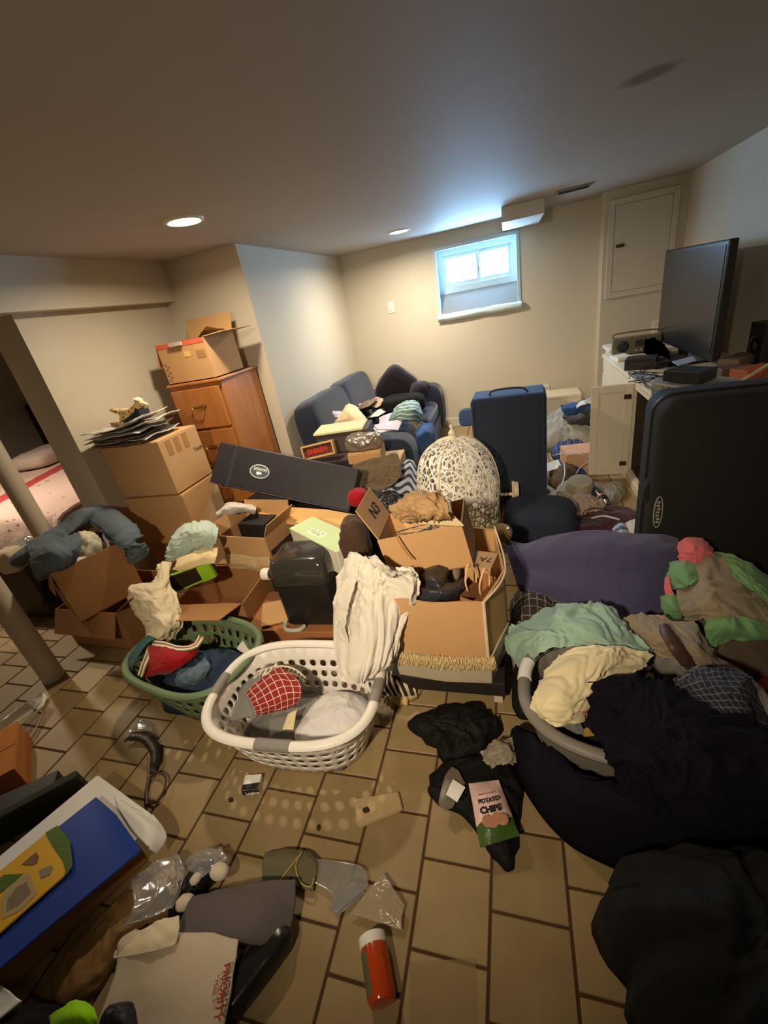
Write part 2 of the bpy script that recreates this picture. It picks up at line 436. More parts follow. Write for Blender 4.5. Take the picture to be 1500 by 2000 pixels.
b = MB(); b.box(((XH-.3+XH)/2, (YF+YJ)/2, (ZH+ZC)/2), (.3, YJ-YF, ZC-ZH)); struct(b.build('wall_header', WALL))
b = MB(); b.box((XW-.105, (YD+YJ)/2, ZH/2), (.21, YJ-YD, ZH)); b.box((XW-.105, (YF-.3)/2, ZH/2), (.21, -.3-YF, ZH)); struct(b.build('wall_left', WALL))
slab('wall_bedroom_left', (-6.7, YF, 0), (-6.6, YB+.2, ZC), WALL)
# thin baseboard along the back wall
b = MB(); b.box(((XL+.86)/2, YB-.008, .05), (.86-XL, .016, .1), bev=.003); struct(b.build('baseboard_back', mat('trim_paint', srgb(214, 204, 184), .55, .05, 3, .05, 30)))
TRIM = MATS['trim_paint']
# duct box under the ceiling and small vent
b = MB(); b.box((.14, (4.47+YB)/2, 1.99), (.34, YB-4.47, .11), bev=.004); struct(b.build('trim_1', mat('soffit_paint', srgb(205, 200, 190), .6, .05, 3, .05, 30)))
t = thing('ceiling_vent', 'small slotted grey vent in the ceiling near the boxed duct', 'vent', P(1120, 367, ZC))
v0 = P(1120, 367, ZC)
b = MB(); b.box((v0.x, v0.y, ZC-.006), (.26, .11, .012), bev=.003); b.build('frame', mat('vent_metal', srgb(150, 148, 142), .5, .1, 4, .05), t)
for k in range(4):
    b = MB(); b.box((v0.x, v0.y-.033+.022*k, ZC-.014), (.22, .008, .008), None); b.build('slat', mat('vent_dark', (.03, .03, .03), .6, .1), t)
# window: deep well, two frosted panes, sloped sill with torn plastic
FRM = mat('window_frame_paint', srgb(176, 196, 206), .45, .05, 4, .05, 30)
wn = struct(thing('window_1', 'x', 'x', ((wx0+wx1)/2, YB, wz0)));
del wn['label']; del wn['category']
YG = YB+.17
def wfr(name, x0, x1, z0, z1, y0, y1, wd_, m, parent):
    b = MB()
    for lo, hi in (((x0, z0), (x0+wd_, z1)), ((x1-wd_, z0), (x1, z1)), ((x0+wd_, z0), (x1-wd_, z0+wd_)), ((x0+wd_, z1-wd_), (x1-wd_, z1))):
        b.box(((lo[0]+hi[0])/2, (y0+y1)/2, (lo[1]+hi[1])/2), (hi[0]-lo[0], y1-y0, hi[1]-lo[1]), bev=.003, seg=1)
    return b.build(name, m, parent)
wfr('casing', wx0-.012, wx1+.012, wz0+.0, wz1+.012, YB-.012, YB+.02, .035, FRM, wn)
zg0, zg1 = 1.50, wz1-.02
wfr('frame', wx0, wx1, zg0-.03, wz1, YG-.01, YG+.05, .07, FRM, wn)
xm = PY(935, 525, YG).x
for x0, x1 in ((wx0+.07, xm+.012), (xm-.012, wx1-.07)):
    s = wfr('sash', x0, x1, zg0+.04, wz1-.07, YG+.002+(.015 if x0 > -.5 else 0), YG+.032+(.015 if x0 > -.5 else 0), .036, FRM, wn)
DAYM = NT('frosted_daylight_pane')
def _day(t):
    k = t.noise(38, 5, rough=.7); c = t.mix(k, c4((.24, .52, 1.0)), c4((.40, .72, 1.0)))
    em = t.n('Emission', {'Strength': DAY}); t.l(c, em.inputs[0]); t.l(em.outputs[0], t.out.inputs[0])
_day(DAYM); DAYM = DAYM.m
for x0, x1 in ((wx0+.106, xm-.024), (xm+.024, wx1-.106)):
    b = MB(); b.box(((x0+x1)/2, YG+.03, (zg0+wz1-.03)/2), (x1-x0+.02, .006, wz1-.146-zg0+.03)); b.build('pane', DAYM, wn)
b = MB(); b.poly([(wx0, YG+.0, zg0-.02), (wx0, YB-.02, wz0+.03), (wx0, YB-.02, wz0), (wx0, YG, wz0)], (wx1-wx0, 0, 0)); b.build('sloped_sill', mat('sill_paint', srgb(120, 118, 114), .6, .08, 3, .08, 30), wn)
sh = []
for k in range(5):
    x = wx0-.02+(wx1-wx0+.04)*k/4; sh.append([Vector((x, YB-.005, wz0+.045)), Vector((x, YB-.05, wz0+.042+.006*(k % 2))), Vector((x, YB-.062, wz0+.012-.008*(k % 2))), Vector((x, YB-.012, wz0-.02))])
cloth('torn_sill_plastic', sh, mat('plastic_sheet', srgb(206, 222, 226), .35, .1, 12, .2, 40), wn, amp=.012, freq=5, seed=4, n=(50, 10), th=.003)
b = MB(); b.box((xm+.0, YG-.006, 1.66), (.012, .02, .05), bev=.003); b.build('latch', mat('latch_metal', (.08, .08, .08), .4), wn)
# access panel on the alcove wall
ap = struct(thing('door_1', 'x', 'x', (1.17, 5.05, 1.2))); del ap['label']; del ap['category']
APM = mat('access_panel_paint', srgb(206, 196, 180), .6, .05, 2, .05, 30)
wfr('frame', .895, 1.45, 1.165, 1.97, 5.032, 5.05, .05, APM, ap)
b = MB(); b.box((1.1725, 5.04, 1.5675), (.45, .012, .7), bev=.003); b.build('panel', APM, ap)
lp = PY(1211, 480, 5.03); b = MB(); b.box((lp.x, 5.027, lp.z), (.07, .018, .028), bev=.006); b.build('latch', mat('latch_brown', srgb(74, 64, 54), .5), ap)
# switch plate and outlets
def plate(name, label, x, y, z, w=.075, h=.118, rocker=True, yy=0):
    t = thing(name, label, 'switch' if rocker else 'outlet', (x, y, z-h/2))
    b = MB(); b.box((x, y-.004, z), (w, .008, h), bev=.003); b.build('plate', WHITEP, t)
    if rocker:
        b = MB(); b.box((x, y-.0105, z), (.033, .008, .066), bev=.002); b.build('rocker', WHITEP, t)
    else:
        for s in (-1, 1):
            b = MB(); b.box((x, y-.0095, z+s*.026), (.034, .004, .03), bev=.004); b.build('socket', WHITEP, t)
            b = MB(); b.box((x-.007, y-.0122, z+s*.026), (.003, .002, .01)); b.box((x+.007, y-.0122, z+s*.026), (.003, .002, .01)); b.build('slot', INK, t)
plate('light_switch', 'white rocker light switch on the back wall left of the window', -1.28, YB, 1.445)
plate('wall_outlet', 'white wall outlet low on the back wall behind the blue case', .365, YB, .315, rocker=False)
op = PY(1281, 638, 5.05); plate('wall_outlet', 'white outlet on the alcove wall beside the television edge', op.x, 5.05, op.z, rocker=False)
# recessed lamps
LENS = emis('lamp_lens', (1.0, .88, .62), 14)
def lamp(name, label, x, y, key, r=.083, aim=None):
    t = thing(name, label, 'ceiling light', (x, y, ZC), 'recessed ceiling lights')
    b = MB(); b.lathe([(r+.018, ZC-.0005), (r+.016, ZC-.008), (r, ZC-.010), (r-.004, ZC-.002)], TR((x, y, 0)), 40, False, False); b.build('trim_ring', WHITEP, t, True)
    b = MB(); b.lathe([(r-.004, ZC-.003), (r-.03, ZC-.006)], TR((x, y, 0)), 32, True, True); b.build('lens', LENS, t)
    li = bpy.data.lights.new('bulb', 'AREA'); li.shape = 'DISK'; li.size = .13; li.energy = LAMP_W[key]; li.color = WARM; li.spread = R({'a': 166, 'b': 168, 'c': 74, 'd': 150}[key])
    li.color = {'b': (1.0, .88, .70)}.get(key, WARM)
    lo = bpy.data.objects.new('bulb', li); COL.objects.link(lo); lo.parent = t; lo.location = (0, 0, -.014)
    if aim: lo.location = (0, 0, -.06); lo.rotation_euler = (Vector(aim)-Vector((x, y, ZC-.06))).to_track_quat('-Z', 'Y').to_euler()
    return t
a_, b_ = P(359, 430, ZC), P(779, 451, ZC)
lamp('recessed_light', 'round lit recessed ceiling light above the filing cabinet', a_.x, a_.y, 'a')
lamp('recessed_light', 'round lit recessed ceiling light above the couch', b_.x, b_.y, 'b')
lamp('recessed_light', 'round recessed ceiling light in the bedroom beyond the doorway', -4.1, 1.9, 'd')
lamp('recessed_light', 'round tilted ceiling spotlight at the near end of the room', -.55, -.7, 'c', aim=(-.6, 1.95, .5))
# white round columns by the bedroom doorway
COLM = mat('column_paint', srgb(214, 200, 178), .5, .06, 3, .06, 20)
for nm, lb, x, y in (('support_column', 'white round support column standing on the tiles before the cartons', -2.45, 1.13), ('support_column', 'white round support column behind the blue jeans', -2.8, 1.67)):
    t = thing(nm, lb, 'column', (x, y, 0))
    b = MB(); b.lathe([(.056, 0), (.056, .006), (.052, .01), (.052, ZH-.001 if x > -9 else ZC)], TR((x, y, 0)), 28); b.build('shaft', COLM, t, True)
# ================================================================ LEFT SIDE: bedroom, cartons, cabinet
def face_box(p1, p2, depth):
    """base centre + turn of a box whose front top edge runs p1 -> p2"""
    d = p2-p1; rz = math.atan2(d.y, d.x); y = Vector((-math.sin(rz), math.cos(rz), 0)); m = (p1+p2)/2+y*depth/2
    return m, math.degrees(rz), math.hypot(d.x, d.y)
# --- bedroom
DKWOOD = mat('dark_wood', srgb(52, 30, 18), .55, .3, 4, .1, 30)
t = thing('bed', 'bed under a pale pink quilt with a red stripe, seen through the doorway', 'bed', (-4.2, 2.75, 0))
b = MB(); b.box((-4.2, 2.95, .14), (2.1, 1.9, .24), bev=.01); b.build('base', DKWOOD, t)
for sx in (-1, 1):
    for sy in (-1, 1):
        b = MB(); b.box((-4.2+sx*.95, 2.95+sy*.85, .01), (.08, .08, .02)); b.build('leg', DKWOOD, t)
pillow('mattress', TR((-4.2, 2.95, .26)), (2.08, 1.88, .27), fabric('mattress', srgb(205, 190, 180)), t, amp=.004, e=.16)
Q = NT('quilt'); u, v = Q.uv()
sx_ = Q.math('SUBTRACT', Q.math('ADD', v, Q.math('MULTIPLY', u, .33)), 1.137); st = Q.math('LESS_THAN', Q.math('ABSOLUTE', sx_), .075)
dots = Q.n('TexVoronoi', {'Vector': Q.n('TexCoord').outputs['UV'], 'Scale': 9.0}); dk = Q.math('LESS_THAN', dots.outputs['Distance'], .16)
Q.l(Q.mix(st, Q.mix(dk, c4(srgb(226, 196, 186)), c4(srgb(150, 110, 100))), c4(srgb(196, 70, 78))), Q.b.inputs['Base Color']); Q.b.inputs['Roughness'].default_value = .9; Q.bump(Q.noise(30, 3), .4, .01)
qz = .56
cloth('quilt', [[Vector((x, y, (qz if 2.02 < y else (.5 if y > 1.97 else .2)))) for x in (-5.26, -4.6, -3.9, -3.3, -3.12)] for y in (1.93, 1.985, 2.1, 2.5, 3.0, 3.5, 3.86)], Q.m, t, amp=.02, freq=2, seed=5, n=(40, 50), th=.02)
pillow('pillow', TR((-4.95, 3.4, .57), 12), (.42, .62, .16), fabric('bed_pillow', srgb(206, 188, 180)), t, amp=.015, e=.5)
t = thing('storage_chest', 'dark brown chest standing by the pink bed', 'chest', (-3.35, 2.02, 0))
c0 = P(98, 985, .5)
c0 = Vector((-3.2, 1.74, 0)); WLOC[t.name] = c0; t.location = c0
b = MB(); b.box((c0.x, c0.y, .2), (.42, .32, .4), bev=.008); b.build('body', DKWOOD, t)
b = MB(); b.box((c0.x, c0.y, .42), (.45, .35, .04), bev=.006); b.build('lid', DKWOOD, t)
film = clear('clear_film', (.9, .9, .9), .15, .35)
tag(cloth('plastic_bag', [[Vector((c0.x-.17+.11*i, c0.y-.12+.08*j, .455+.02*((i*j) % 2))) for i in range(4)] for j in range(4)], mat('grey_plastic_bag', srgb(120, 118, 112), .25, .3, 14, .2, 30), amp=.025, freq=6, seed=8, th=.003, zmin=.442), 'crumpled grey plastic bag on the dark chest', 'bag')
t = thing('dresser', 'tall dark dresser against the bedroom wall', 'dresser', (-5.6, 4.6, 0))
b = MB(); b.box((-5.3, 4.75, .55), (2.2, .6, 1.1), bev=.01); b.build('body', DKWOOD, t)
for i in range(3):
    for j in range(2):
        b = MB(); b.box((-5.83+1.06*j, 4.442, .2+.33*i), (1.0, .014, .3), bev=.004); d_ = b.build('drawer', DKWOOD, t)
        b = MB(); b.lathe([(.012, 0), (.018, .012), (.004, .026)], TR((-5.83+1.06*j, 4.436, .2+.33*i), 0, 90), 12); b.build('knob', CHROME, d_, True)
tag(pillow('pillow_on_dresser', TR((-5.45, 4.7, 1.1), 10), (.5, .4, .3), fabric('lilac', srgb(190, 160, 150)), amp=.02, e=.5), 'pale pillow lying on the dark dresser', 'pillow')
tag(heap('clothes_pile', [(-4.9, 4.55), (-4.4, 4.5), (-4.3, 4.8), (-4.8, 4.95)], 1.1, .18, fabric('dark_brown', srgb(70, 50, 40)), amp=.05, seed=4), 'dark clothes heaped on the end of the dresser', 'clothes')
# --- filing cabinet
OAK = NT('oak_veneer'); tc = OAK.n('TexCoord'); mp = OAK.n('Mapping', {'Vector': tc.outputs['Object'], 'Scale': (1.0, 1.0, 9.0)}); mp.inputs['Scale'].default_value = (9, 9, .9)
ns = OAK.n('TexNoise', {'Vector': mp.outputs[0], 'Scale': 5.0, 'Detail': 5.0}).outputs[0]
OAK.l(OAK.mix(ns, c4(srgb(150, 88, 38)), c4(srgb(188, 122, 62))), OAK.b.inputs['Base Color']); OAK.b.inputs['Roughness'].default_value = .45; OAK.bump(ns, .08, .002); OAK = OAK.m
BRASS = mat('brass', srgb(190, 150, 90), .3, .15, 9, 0, metal=.9)
fx0, fx1, fy0, fy1, fz = -2.315, -1.89, 2.60, 3.09, 1.225
t = thing('filing_cabinet', 'tall oak filing cabinet with brass drawer pulls in the corner', 'cabinet', ((fx0+fx1)/2, (fy0+fy1)/2, 0))
b = MB(); b.box(((fx0+fx1)/2, (fy0+fy1)/2+.01, fz/2), (fx1-fx0, fy1-fy0-.02, fz), bev=.004); b.build('body', OAK, t)
b = MB(); b.box(((fx0+fx1)/2, (fy0+fy1)/2-.004, fz+.009), (fx1-fx0+.02, fy1-fy0+.012, .022), bev=.007); b.build('top', OAK, t)
for k in range(4):
    z = 1.06-.295*k; xm_ = (fx0+fx1)/2
    b = MB(); b.box((xm_, fy0-.004, z), (fx1-fx0-.03, .024, .277), bev=.004); d_ = b.build('drawer', OAK, t)
    b = MB(); b.tube(curve([Vector((xm_-.05, fy0-.016, z+.02)), Vector((xm_-.05, fy0-.034, z+.018)), Vector((xm_-.03, fy0-.04, z-.004)), Vector((xm_+.03, fy0-.04, z-.004)), Vector((xm_+.05, fy0-.034, z+.018)), Vector((xm_+.05, fy0-.016, z+.02))], 24), .0045, 8)
    b.box((xm_, fy0-.018, z+.02), (.125, .004, .022), bev=.002); b.build('handle', BRASS, d_, True)
# --- open carton on the cabinet
t, M = carton('cardboard_box', 'open cardboard carton with torn red edge on top of the oak cabinet', (-2.105, 2.79, fz+.0215), (.385, .36, .262), 0, {'b': (68, .14), 'r': (4, .16), 'l': (-72, .15)})
RED = mat('red_print', srgb(205, 96, 66), .7, .15, 20, .05)
b = MB(); b.box((0, -.1815, .247), (.383, .0012, .03), M); b.build('red_strip', RED, t)
b = MB(); b.box((.02, -.1815, .18), (.05, .0012, .035), M @ TR((0, 0, 0), 0, 0, 4)); b.build('sticker', mat('tan_sticker', srgb(224, 180, 100), .7), t)
b = MB()
for i in range(4): b.box((.115+.018*i, -.1815, .165), (.014, .001, .05), M)
b.build('printed_bars', CARD2, t)
b = MB()
for i in range(7): b.box((-.17+.02*(i % 2), -.1815, .03+.017*i), (.02, .001, .011), M)
b.build('printed_marks', CARD2, t)
b = MB(); b.box((-.02, -.17, .268), (.1, .012, .022), M @ TR((0, 0, 0), 0, 6)); b.build('torn_tape', mat('torn_tape', srgb(190, 176, 160), .5, .4, 30), t)
tag(cloth('folded_paper', [[M @ Vector((.03+.05*i, -.09+.07*j, .235+.03*i-.014*j)) for i in range(4)] for j in range(4)], mat('brown_paper', srgb(166, 128, 84), .8, .2, 9), amp=.012, seed=3), 'crinkled brown paper inside the carton on the oak cabinet', 'paper')
tag(pillow('black_pouch', M @ TR((-.06, .02, .03)), (.2, .24, .17), fabric('black', (.012, .011, .011)), amp=.012, e=.6), 'black pouch inside the carton on the oak cabinet', 'pouch')
# --- stack of three cartons
labs = ['closed taped carton topped with newspapers, uppermost of the stack of three', 'plain carton in the middle of the stack of three', 'plain carton at the bottom of the stack of three']
for k, (z0, z1, dx, dy, rz) in enumerate(((.688, 1.018, 0, 0, 0), (.352, .680, .012, -.008, 2), (.0, .344, -.01, .02, -2))):
    t, M = carton('cardboard_box', labs[k], (-2.168+dx, 2.125+dy, z0), (.43, .35, z1-z0-.005), rz, None, CARD if k else CARD, tape=False, group=None)
    if k == 0:
        for j, yy in enumerate((-.1, -.03, .045)):
            b = MB(); b.box((.2158, yy, .27), (.0008, .045, .09), M); b.build('tape', TAPE, t)
        text(t, 'Teddy', .035, M @ Vector((.2158, .085, .18)), (0, 1, 0), (0, 0, 1), mat('pencil', (.16, .1, .05), .8), 'scribble')
NEWS = mat('newsprint', srgb(190, 184, 168), .85, .25, 25, .1, 40, col2=srgb(214, 208, 196))
NEWSD = mat('newsprint_dark', srgb(112, 92, 66), .85, .35, 18, .1, 40)
for k in range(6):
    z = 1.024+.017*k; s = rnd.uniform(-.03, .03)
    g = [[Vector((-2.4+.13*i+s, 1.93+.1*j+s, z+.008*((i+j+k) % 2)+.004*i*(k > 3))) for i in range(4)] for j in range(4)]
    if k > 2:
        for r_ in g: r_[-1].z += .012*(k-2); r_[-1].x += .02
    tag(cloth('newspaper', g, NEWS if k not in (0, 2) else NEWSD, amp=.012, freq=3, seed=20+k, n=(26, 26), th=.004), ('rumpled dark brown newspaper' if k in (0, 2) else 'rumpled pale newspaper')+' in the pile on the taped carton', 'newspaper', 'newspapers on the carton stack')
bz = 1.165
t = thing('black_box', 'small matte black box on the newspapers beside the spotted toy', 'box', (-2.13, 2.06, bz-.04))
b = MB(); b.box((-2.13, 2.06, bz), (.135, .09, .06), TR((0, 0, 0), 0), bev=.005); b.build('body', BLACKP, t)
b = MB(); b.box((-2.13, 2.06, bz+.035), (.14, .095, .012), bev=.004); b.build('lid', BLACKP, t)
# spotted plush: one continuous body with limbs
LEO = NT('leopard_plush'); vo = LEO.n('TexVoronoi', {'Vector': LEO.n('TexCoord').outputs['Object'], 'Scale': 62.0})
LEO.l(LEO.mix(LEO.math('LESS_THAN', vo.outputs['Distance'], .36), c4(srgb(224, 190, 130)), c4(srgb(92, 50, 22))), LEO.b.inputs['Base Color']); LEO.b.inputs['Roughness'].default_value = .95; LEO.bump(LEO.noise(200, 2), .5, .004)
def skin(name, pts, edges, rad, m, parent=None, sub=2):
    me = bpy.data.meshes.new(name); org = Vector(pts[0]); me.from_pydata([Vector(p)-org for p in pts], edges, [])
    o = bpy.data.objects.new(name, me); COL.objects.link(o); o.location = org; WLOC[o.name] = org
    md = o.modifiers.new('s', 'SKIN'); 
    for i, r_ in enumerate(rad): me.skin_vertices[0].data[i].radius = (r_, r_)
    me.skin_vertices[0].data[0].use_root = True
    s = o.modifiers.new('d', 'SUBSURF'); s.levels = s.render_levels = sub
    bpy.context.view_layer.update()
    ev = bpy.data.meshes.new_from_object(o.evaluated_get(bpy.context.evaluated_depsgraph_get())); ev.materials.clear(); ev.materials.append(m)
    ev.polygons.foreach_set('use_smooth', [True]*len(ev.polygons))
    o.modifiers.clear(); o.data = ev; bpy.data.meshes.remove(me); ev.name = name
    if parent is not None: o.parent = parent; o.location = org-WLOC[parent.name]
    return o
gz = 1.13
tp = thing('plush_toy', 'leopard spotted plush toy sprawled beside the small black box', 'plush toy', PY(252, 825, 2.02))
G = lambda x, y: PY(x, y, 2.03)
body = [G(247, 808), G(240, 818), G(262, 800), G(214, 800), G(216, 828), G(270, 790), G(268, 776), G(240, 828)]
skin('body', body, [(0, 1), (0, 2), (0, 3), (1, 7), (7, 4), (2, 5), (5, 6)], [.024, .022, .022, .011, .010, .018, .02, .014], LEO.m, tp)
skin('head', [G(270, 786), G(269, 776), G(288, 790), G(283, 797)], [(0, 1), (0, 2), (2, 3)], [.02, .013, .01, .008], mat('cream_plush', srgb(226, 206, 164), .95, .2, 30, .4, 200), tp)
# --- low cartons by the doorway
t, M = carton('cardboard_box', 'worn open carton lying on the tiles under the jeans carton', (-2.31, 1.56, .001), (.47, .40, .265), -2, {'r': (32, .2), 'f': (-60, .14)}, CARD2)
b = MB(); b.box((.12, -.202, .12), (.09, .001, .07), M); b.build('printed_marks', mat('brown_print', srgb(90, 56, 28), .8), t)
p1, p2 = P(106, 1118, .585), P(232, 1060, .585); c_, rz_, L_ = face_box(p1, p2, .34)
t, M = carton('cardboard_box', 'open carton full of odds and ends with jeans thrown over it', (c_.x, c_.y, .27), (L_+.03, .34, .315), rz_, {'l': (-75, .12), 'b': (40, .12)}, CARD2)
MJ = M
RB = mat('red_book', srgb(130, 26, 22), .5, .15)
t = thing('red_box', 'dark red and white box sticking out of the jeans carton', 'box', M @ Vector((.12, -.06, .17)))
b = MB(); b.box((.13, -.07, .27), (.14, .05, .2), M @ TR((0, 0, 0), 0, 0, 12)); b.build('body', RB, t)
b = MB(); b.box((.055, -.07, .27), (.012, .052, .202), M @ TR((0, 0, 0), 0, 0, 12)); b.build('white_edge', PAPER, t)
tag(pillow('tissue_paper', M @ TR((.02, -.06, .25)), (.16, .13, .16), mat('crinkled_paper', srgb(206, 196, 172), .85, .25, 30, .4, 60), amp=.03, e=.8, freq=9), 'crumpled white tissue paper in the jeans carton', 'paper')
tag(pillow('white_tin', M @ TR((-.03, -.1, .22), 20), (.11, .09, .1), PAPER, amp=.003, e=.25), 'small white carton below the crumpled tissue paper', 'box')
# jeans over the carton
JEAN = mat('denim', srgb(74, 84, 94), .9, .3, 5, .4, 200, col2=srgb(104, 116, 124), bdist=.003)
t = thing('jeans', 'faded blue jeans draped over the open carton by the column', 'jeans', P(150, 1060, .6))
def leg(name, path, rad, seed):
    """flattened trouser leg: a soft tube along path with folds"""
    p = curve(path, 30); rs = np.interp(np.linspace(0, 1, 30), np.linspace(0, 1, len(rad)), rad)
    rows = []
    for i, q in enumerate(p):
        d = (p[min(i+1, 29)]-p[max(i-1, 0)]).normalized(); sd = d.cross(Vector((0, 0, 1))); sd = sd.normalized() if sd.length > .1 else Vector((1, 0, 0)); up = sd.cross(d)
        rows.append([q+sd*rs[i]*math.cos(a)+up*rs[i]*.5*math.sin(a) for a in np.linspace(0, 2*PI, 13)])
    return cloth(name, rows, JEAN, t, amp=.03, freq=3, seed=seed, n=(46, 40), th=.003, stretch=.5)
leg('trouser_leg', [(40, 1092, .62), (75, 1070, .66), (120, 1040, .68), (160, 1005, .72), (185, 1000, .70)], [.07, .085, .09, .09, .07], 2)
leg('trouser_leg', [(165, 1000, .70), (205, 1010, .68), (240, 1040, .62), (262, 1065, .55), (268, 1090, .46)], [.075, .09, .08, .07, .06], 7)
cloth('waist', [[(55, 1060, .70), (90, 1050, .72), (130, 1050, .70), (155, 1040, .70)], [(60, 1085, .68), (95, 1075, .70), (130, 1075, .68), (160, 1062, .67)], [(65, 1115, .62), (100, 1105, .63), (128, 1100, .62), (150, 1092, .6)], [(75, 1135, .54), (105, 1122, .55), (125, 1118, .54), (140, 1110, .53)]], JEAN, t, amp=.022, freq=4, seed=12, n=(30, 40))
tag(pillow('cream_bundle', TR(P(36, 1112, .55), 20), (.11, .12, .13), fabric('cream', srgb(206, 190, 158)), amp=.012, e=.5), 'cream cloth bundle poking out beside the jeans waist', 'bundle')
tag(cloth('black_strap', [[(78, 1120, .58), (100, 1112, .58)], [(82, 1150, .48), (106, 1143, .48)], [(86, 1180, .36), (108, 1178, .36)]], fabric('black', (.012, .011, .011)), amp=.008, n=(20, 8)), 'black strap hanging down the front of the jeans carton', 'strap')
# ================================================================ COUCH AND WHAT LIES ON IT
NAVY = mat('fabric_navy_couch', srgb(35, 41, 57), .9, .16, 6, .4, 160, spec=.15, bdist=.003, sheen=.25)
sf = thing('couch', 'navy blue two seat couch with tufted back against the wall', 'couch', (-1.27, 4.08, 0))
b = MB(); b.box((-1.26, 4.05, .16), (.94, 1.72, .22), bev=.02); b.build('base', NAVY, sf)
for x in (-1.65, -.87):
    for y in (3.28, 4.84):
        b = MB(); b.box((x, y, .025), (.06, .06, .05)); b.build('foot', DKWOOD, sf)
for y in (3.62, 4.38): pillow('seat_cushion', TR((-1.2, y+.05, .26)), (.82, .75, .19), NAVY, sf, amp=.006, e=.2)
for y in (3.62, 4.42): pillow('back_cushion', TR((-1.58, y, .3), 0, 0, -9), (.24, .86, .58), NAVY, sf, amp=.008, e=.28)
for y, hh in ((3.2, .56), (4.92, .61)): pillow('arm', TR((-1.24, y, .06)), (.98, .25, hh-.06), NAVY, sf, amp=.004, e=.2)
BLK = fabric('black', (.012, .011, .011))
def cush(name, label, ctr, d, rz, rx, ry, m, **k): return tag(pillow(name, TR(ctr, rz, rx, ry), d, m, **k), label, 'cushion')
ca_ = PY(768, 709, 4.55)
tag(pillow('throw_cushion', TR((ca_.x, 4.55, ca_.z-.245), 14, 6) @ TR((0, 0, 0), 0, 0, 45) @ TR((0, 0, -.19)), (.38, .13, .38), fabric('charcoal', srgb(46, 42, 50)), e=.42, amp=.012), 'pointed dark grey throw cushion standing on its corner on the couch', 'cushion')
cush('throw_cushion', 'slumped black cushion in the far corner of the couch', P(790, 805, .47), (.42, .3, .17), 10, 0, 0, BLK, e=.6, amp=.03)
cush('throw_cushion', 'small black cushion against the far couch arm', P(818, 775, .55), (.2, .22, .16), 40, 0, 10, fabric('charcoal', srgb(52, 48, 56)), e=.6, amp=.02)
LAV = mat('lilac_paper', srgb(196, 192, 206), .85, .06, 6, .1, 40)
CREAM = fabric('ivory', srgb(226, 208, 160))
def sheetp(name, label, cat, g, m, **k): return tag(cloth(name, g, m, **k), label, cat)
def flat(a, b_, c, d, z=None):
    """bilinear 3 x 3 grid from four corners a b / d c"""
    a, b_, c, d = map(pt, (a, b_, c, d))
    return [[(a*(1-u)+b_*u)*(1-v)+(d*(1-u)+c*u)*v for u in (0, .5, 1)] for v in (0, .5, 1)]
sheetp('sun_hat', 'grey lilac sun hat on the near end of the couch', 'hat', [[(622, 795, .70), (640, 785, .72), (656, 782, .72)], [(622, 808, .68), (640, 800, .75), (664, 800, .69)], [(628, 820, .65), (645, 816, .68), (668, 816, .65)]], LAV, amp=.02, n=(20, 20))
sheetp('paper_sheet', 'lilac paper leaflet standing up behind the hat', 'paper', flat((640, 788, .66), (653, 777, .74), (668, 800, .66), (648, 812, .58)), LAV, amp=.012, n=(14, 14))
sheetp('towel', 'ivory towel peaked over the near couch arm', 'towel', [[(655, 820, .60), (670, 800, .66), (684, 790, .70), (700, 802, .62), (712, 816, .58)], [(650, 828, .62), (668, 816, .68), (686, 806, .72), (706, 815, .66), (722, 832, .58)], [(655, 838, .58), (675, 828, .64), (694, 822, .68), (715, 838, .6), (730, 850, .52)], [(690, 842, .56), (700, 842, .58), (712, 846, .58), (726, 855, .5), (732, 868, .42)]], CREAM, amp=.022, freq=5, seed=4, n=(34, 40))
bk = [(688, 792, 705, 780, 'thick stack of tan papers on the couch'), (700, 800, 735, 780, 'brown folder sloping on the couch papers'), (712, 812, 742, 798, 'creased brown envelope under the folder on the couch')]
for k in range(7):
    p = P(700+9*k, 806-4*k+3*(k % 2), .46+.0*k)
    t = thing('magazine', 'loose magazine with a '+('tan', 'taupe', 'white', 'dark brown')[k % 4]+' cover in the paper heap on the couch', 'magazine', p, 'magazines heaped on the couch')
    M = TR(p+Vector((0, 0, .02+.022*(k % 4))), 35+31*k, 4, -9)
    b = MB(); b.box((0, 0, .0), (.21, .28, .012), M, bev=.003); b.build('pages', mat('magazine_%d' % (k % 3), (srgb(176, 150, 124), srgb(210, 198, 180), srgb(120, 96, 78))[k % 3], .7, .3, 16, .1), t)
    b = MB(); b.box((0, 0, .0075), (.208, .278, .0015), M); b.build('cover', mat('cover_%d' % (k % 4), (srgb(190, 170, 150), srgb(150, 132, 112), srgb(222, 214, 200), srgb(96, 80, 70))[k % 4], .45, .35, 14, .05), t)
t = thing('photo_album', 'grey brown album propped among the papers on the couch', 'album', P(725, 800, .5))
M = TR(P(722, 792, .57), 30, -28, 0)
b = MB(); b.box((0, 0, 0), (.26, .2, .035), M, bev=.006); b.build('cover', mat('taupe_board', srgb(140, 118, 100), .6, .2, 8), t)
b = MB(); b.box((.004, -.004, 0), (.258, .196, .024), M); b.build('pages', PAPER, t)
t = thing('paper_box', 'open pale paper box tipped against the dark cushion', 'box', P(750, 790, .5))
M = TR(P(752, 778, .52), 25, 35, 0); b = MB(); b.box((0, 0, .06), (.14, .16, .012), M); b.box((-.07, 0, .09), (.006, .16, .07), M); b.box((.07, 0, .09), (.006, .16, .07), M); b.build('body', mat('pink_board', srgb(196, 172, 158), .7, .15, 6), t)
